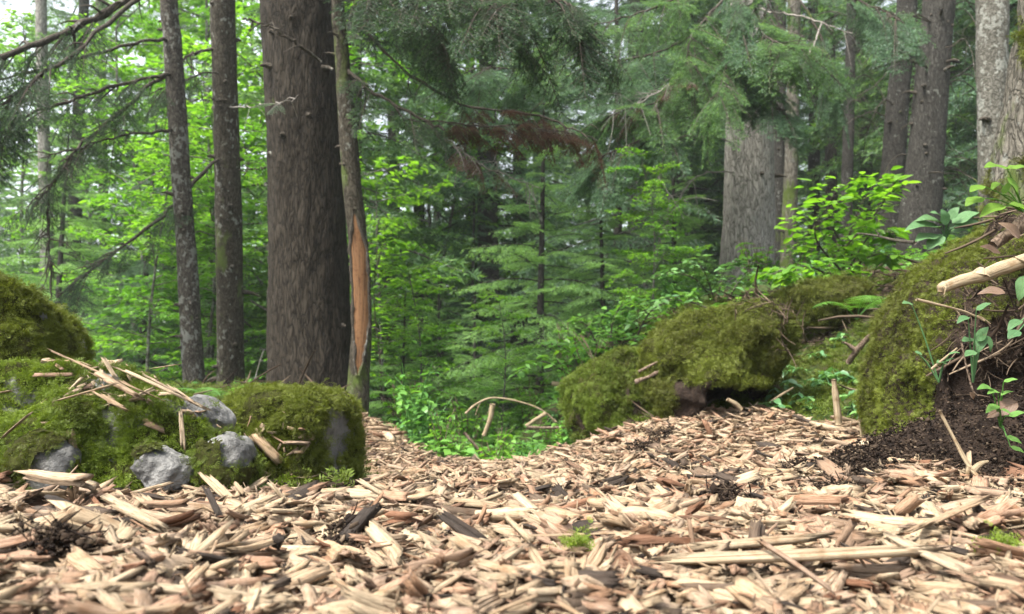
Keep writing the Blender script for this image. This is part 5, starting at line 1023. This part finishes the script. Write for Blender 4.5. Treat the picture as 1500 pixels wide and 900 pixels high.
# sorrel and young plants on the slope and on the bank
def bank_top(px, py, D): return P(px, py, D)
sp0 = None
spots = [(1115, 590, 2.9), (1130, 560, 3.1), (1165, 585, 2.9), (1180, 600, 2.8), (1205, 570, 3.0), (1215, 555, 3.05), (1235, 540, 3.0), (1255, 545, 2.9), (1240, 590, 2.7), (1262, 580, 2.7), (1275, 560, 2.7), (1190, 545, 3.1), (1160, 530, 3.2), (1150, 505, 3.4), (1205, 500, 3.4), (1225, 470, 3.6), (1180, 480, 3.6), (1150, 475, 3.6), (1255, 600, 2.6), (1285, 610, 2.5), (1290, 590, 2.5), (1140, 610, 2.8)]
for i, (px, py, D) in enumerate(spots):
    p = gz(px, D, .0); lab = 'small sorrel plant on the mossy slope between the hollow boulder and the bank'
    if sp0 is None: sp0 = herb('sorrel_plant', lab, p, 5, .055, .034, 3, 50, 'herb_blue', 1.0, 'plant', 'sorrel plants on the mossy slope', True)
    else: dup(sp0, p, rp.uniform(0, 6.28), rp.uniform(.8, 1.5), lab, 'sorrel plants on the mossy slope')
M['v_beech'] = veined_mat('veined_seedling_leaves', [(0.0, (0.06, 0.14, 0.02)), (1.0, (0.13, 0.24, 0.03))], .45, (1.5, 1.6, .5))
M['v_herb'] = veined_mat('veined_herb_leaves', [(0.0, (0.045, 0.12, 0.03)), (1.0, (0.12, 0.24, 0.05))])
M['v_herb_blue'] = veined_mat('veined_dull_leaves', [(0.0, (0.04, 0.105, 0.045)), (1.0, (0.10, 0.19, 0.075))], .25)
M['v_dead'] = veined_mat('veined_dead_leaves', [(0.0, (0.06, 0.034, 0.022)), (1.0, (0.17, 0.112, 0.08))], .15, (1.2, .8, .6))
def leaf_plant(name, label, base, tips, leaf_px, mat, D, seed, cat='plant', tone=.5):
    r = np.random.default_rng(seed); b = P(*base, D); root = thing(name, label, cat, b); st = Geo(); it = []
    for (x0, y0, x1, y1) in tips:
        D0 = D - r.uniform(0, .06); q0 = P(x0, y0, D0); q1 = P(x1, y1, D0 - .008); tube(st, smooth_curve([b, (b + q0) / 2 + [0, 0, .01], q0], 7), np.linspace(.002, .001, 7), 5, .5, 0, False)
        it.append((q0, q1 - q0 + np.array([0, -.25 * np.linalg.norm(q1 - q0), 0]), norm(np.array([r.normal(0, .15), -.55, .8])), np.linalg.norm(q1 - q0) * .92, np.clip(tone + r.normal(0, .15), 0, 1)))
    st.build('stem', M[mat], root, True).location = -Vector(b); o = leaf_set(it).build('leaves', M['v_' + mat], root); o.location = -Vector(b); return root
leaf_plant('beech_seedling', 'thin seedling with a few large yellow green leaves against the mossy trunk', (1500, 312), [(1475, 247, 1438, 236), (1475, 247, 1508, 240), (1475, 260, 1492, 285), (1462, 268, 1448, 276), (1470, 285, 1478, 262), (1440, 273, 1414, 280), (1438, 290, 1408, 296), (1470, 303, 1430, 308), (1478, 300, 1510, 305)], 35, 'beech', 1.72, 1, 'seedling', .85)
leaf_plant('woodland_herb', 'clump of soft bluish leaves just behind the crest of the mossy bank', (1385, 352), [(1375, 335, 1322, 322), (1378, 328, 1340, 312), (1385, 322, 1362, 304), (1390, 322, 1400, 300), (1395, 328, 1428, 302), (1398, 334, 1440, 318), (1372, 345, 1335, 345), (1380, 345, 1352, 362), (1392, 340, 1420, 336), (1386, 330, 1380, 305), (1395, 342, 1412, 352)], 40, 'herb_blue', 2.25, 2, 'plant', .6)
leaf_plant('woodland_herb', 'small plant with two broad drooping leaves on the front of the bank', (1425, 560), [(1432, 500, 1405, 492), (1432, 500, 1440, 475), (1440, 490, 1428, 516), (1442, 492, 1455, 515), (1418, 465, 1398, 468), (1430, 455, 1450, 440), (1428, 515, 1408, 520)], 35, 'herb_blue', 1.58, 3, 'plant', .55)
leaf_plant('woodland_herb', 'broad single leaves hanging over the bank at the very edge', (1520, 470), [(1500, 405, 1488, 440), (1495, 470, 1470, 478), (1492, 485, 1472, 492)], 40, 'herb_blue', 1.58, 4, 'plant', .5)
leaf_plant('woodland_herb', 'pale green clover-like plant low on the dark soil of the bank', (1465, 625), [(1462, 575, 1444, 570), (1466, 580, 1480, 568), (1462, 595, 1440, 598), (1466, 600, 1484, 606), (1470, 560, 1490, 552), (1478, 610, 1500, 600), (1474, 640, 1498, 648), (1480, 655, 1502, 662), (1452, 570, 1430, 562)], 22, 'herb', 1.52, 5, 'plant', .85)
leaf_plant('woodland_herb', 'tiny plant of pale round leaves near the middle of the bank', (1375, 560), [(1385, 530, 1398, 522), (1385, 532, 1370, 526), (1390, 520, 1404, 512), (1335, 445, 1320, 440), (1340, 515, 1352, 520)], 14, 'herb_blue', 1.60, 6, 'plant', .6)

# ------------------------------------------------------------------ sticks, roots and dead leaves
def stick(name, label, pts, D, r0, r1, mat='stick', cat='stick', rough=.25, seed=0, forks=()):
    D = np.broadcast_to(np.asarray(D, float), (len(pts),)); g = Geo(); c = smooth_curve([P(a, b, d) for (a, b), d in zip(pts, D)], 24); tube(g, c, np.linspace(r0, r1, 24), 9, .45, rough, True, seed)
    for (u, dx, dy) in forks:
        k = int(u * 23); e = c[k] + (P(750 + dx, 450 + dy, D[0]) - P(750, 450, D[0])); tube(g, smooth_curve([c[k], (c[k] + e) / 2 + [0, 0, .004], e], 8), np.linspace(r1 * 1.2, r1 * .4, 8), 6, .45, rough, True, seed)
    return tag(g.build(name, M[mat], None, True), label, cat)
M['palewood'] = wood_mat('weathered_pale_stick', [(0, (0.25, 0.20, 0.13)), (1, (0.29, 0.235, 0.16))], .7, .9, (14, 16))
stick('broken_branch', 'thick barkless pale branch lying on top of the mossy bank', [(1378, 424), (1400, 414), (1450, 400), (1505, 380), (1560, 362)], [1.62, 1.62, 1.62, 1.60, 1.6], .0115, .016, 'palewood', 'branch', .2, 1, [(.05, -4, 6), (.45, 5, -9), (.7, -3, 10)])
stick('twig', 'forked pale twig crossing the moss below the thick barkless branch', [(1342, 439), (1372, 446), (1410, 456), (1442, 470)], 1.56, .0035, .002, 'palewood', 'twig', .2, 2, [(.6, 18, 30), (.85, 25, 12)])
stick('twig', 'long thin whitish root twig curving down from the bank to the chips', [(1376, 602), (1396, 640), (1418, 680), (1440, 704), (1500, 738), (1540, 752)], [1.46, 1.45, 1.43, 1.40, 1.36, 1.34], .003, .006, 'palewood', 'twig', .2, 3, [(.5, 22, -14), (.45, -6, 18)])
stick('twig', 'short pale twig stuck in the moss on the front of the bank', [(1364, 541), (1382, 526), (1402, 510)], 1.57, .003, .002, 'palewood', 'twig', .2, 4)
stick('twig', 'thin brown stem hanging down the bank beside the broad drooping leaves', [(1408, 500), (1414, 530), (1424, 570), (1432, 580)], 1.54, .0022, .0018, 'stick', 'twig', .2, 5)
stick('stick', 'short pale stake standing upright in the chips near the bank', [(1228, 622), (1225, 590), (1221, 556)], 2.35, .012, .008, 'palewood', 'stick', .2, 6)
stick('stick', 'thin pale spike of wood standing beside the upright stake', [(1262, 640), (1260, 625), (1257, 612)], 2.3, .005, .002, 'palewood', 'stick', .2, 7)
stick('dead_branch', 'long brown dead branch slanting across the mossy slope up to the bank', [(1243, 532), (1258, 510), (1278, 488), (1298, 458)], [2.95, 2.9, 2.85, 2.75], .012, .008, 'stick', 'branch', .2, 8, [(.5, 20, -6), (.3, -20, -14)])
stick('dead_branch', 'thin brown branch on the slope left of the long slanting one', [(1120, 516), (1135, 505), (1160, 490)], 3.25, .008, .005, 'stick', 'branch', .2, 9)
stick('dead_branch', 'dark twig poking from the bank towards the bright sapling', [(1340, 356), (1310, 352), (1280, 345), (1255, 342)], [2.3, 2.5, 2.7, 2.9], .006, .003, 'twig', 'twig', .2, 10, [(.6, -10, -12)])
stick('dead_branch', 'dark crooked stick lying in the litter on top of the bank', [(1455, 360), (1480, 340), (1510, 318)], 1.7, .012, .016, 'stick', 'branch', .3, 11)
stick('dead_branch', 'thin branch lying across the dark green mound', [(935, 545), (960, 532), (985, 520)], 2.95, .006, .004, 'stick', 'branch', .2, 12)
stick('dead_branch', 'brown twig pile branch beside the hollow boulder on its left', [(930, 560), (955, 550), (980, 536), (990, 530)], 2.95, .009, .006, 'stick', 'branch', .25, 13, [(.3, -14, 8), (.6, 10, 12)])
stick('dead_branch', 'pale arched dead branch over the brush past the crest', [(682, 606), (698, 592), (722, 583), (758, 588), (792, 600), (815, 618)], 4.5, .0075, .005, 'palewood', 'branch', .2, 14, [(.3, -8, 20)])
stick('log', 'short yellowish log piece standing in the ferns past the crest', [(722, 592), (718, 615), (709, 638)], 4.1, .016, .013, 'palewood', 'log', .2, 15)
stick('stick', 'white barkless stick end lying in the brush past the crest', [(770, 624), (786, 614), (800, 606)], 4.3, .010, .014, 'palewood', 'stick', .2, 16)
stick('stick', 'reddish stick lying level in the brush under the white stick end', [(772, 626), (800, 627), (828, 626)], 4.2, .009, .008, 'stick', 'stick', .2, 17)
stick('stick', 'pale split branch at the top of the brush by the dark mound', [(808, 562), (826, 564), (842, 560)], 4.6, .014, .012, 'palewood', 'stick', .2, 18)
stick('stick', 'thin slanting stick in the ferns at the left of the hollow', [(680, 634), (692, 648), (706, 664)], 3.7, .009, .007, 'stick', 'stick', .2, 19)
stick('stick', 'bent leafless pale stem rising behind the dark mound', [(872, 540), (862, 510), (850, 490)], 4.6, .008, .004, 'palewood', 'stick', .2, 20, [(.2, -30, -46)])
stick('stick', 'pale fragment of branch in front of the hollow boulder', [(1065, 585), (1078, 592), (1086, 600)], 2.7, .007, .009, 'palewood', 'stick', .2, 21)
stick('stick', 'pale pointed stick lying in front of the upright stake on the slope', [(1128, 590), (1142, 580), (1162, 568)], 2.8, .007, .004, 'palewood', 'stick', .2, 22)
def dead_leaf(label, p, d, up, l, tone): return tag(leaf_set([(np.array(p), d, np.array(up), l, tone)]).build('dead_leaf', M['v_dead']), label, 'dead leaf')
dead_leaf('large curled pinkish dead leaf standing on the bank top by the dark crooked stick', P(1492, 350, 1.68), P(1470, 315, 1.66) - P(1492, 350, 1.68), (0.1, -1, .4), .055, .8)
dead_leaf('brown dead leaf lying below the curled pinkish one', P(1465, 372, 1.66), P(1440, 358, 1.66) - P(1465, 372, 1.66), (0, -.7, .7), .045, .1)
dead_leaf('pinkish dead leaf under the thick barkless branch', P(1472, 430, 1.58), P(1440, 422, 1.58) - P(1472, 430, 1.58), (0, -.7, .7), .05, .6)
dead_leaf('tan dead leaf on the dark soil at the right edge', P(1490, 590, 1.5), P(1448, 606, 1.5) - P(1490, 590, 1.5), (.2, -.8, .6), .06, .5)
dead_leaf('small round cream leaf hanging on the dark face of the bank', P(1420, 575, 1.52), P(1432, 588, 1.52) - P(1420, 575, 1.52), (0, -1, .2), .02, 1.0)

# two small tufts of moss among the chips
for px0, py0, D0, lab in ((1466, 866, .82, 'small bright moss tuft among the chips in the lower right corner'), (846, 858, .84, 'tiny moss tuft among the near chips below the long lath')):
    c0 = P(px0, py0, D0); n = 110; q_ = np.stack([c0[0] + rp.normal(0, .006, n), c0[1] + rp.normal(0, .006, n), np.full(n, max(c0[2], float(hz(c0[0], c0[1])) + .03))], 1)
    o = moss_on(q_, np.tile([0, 0, 1.0], (n, 1)), n, .014, 77, None, .8, lift=.9).build('moss_tuft', M['moss']); tag(o, lab, 'moss')
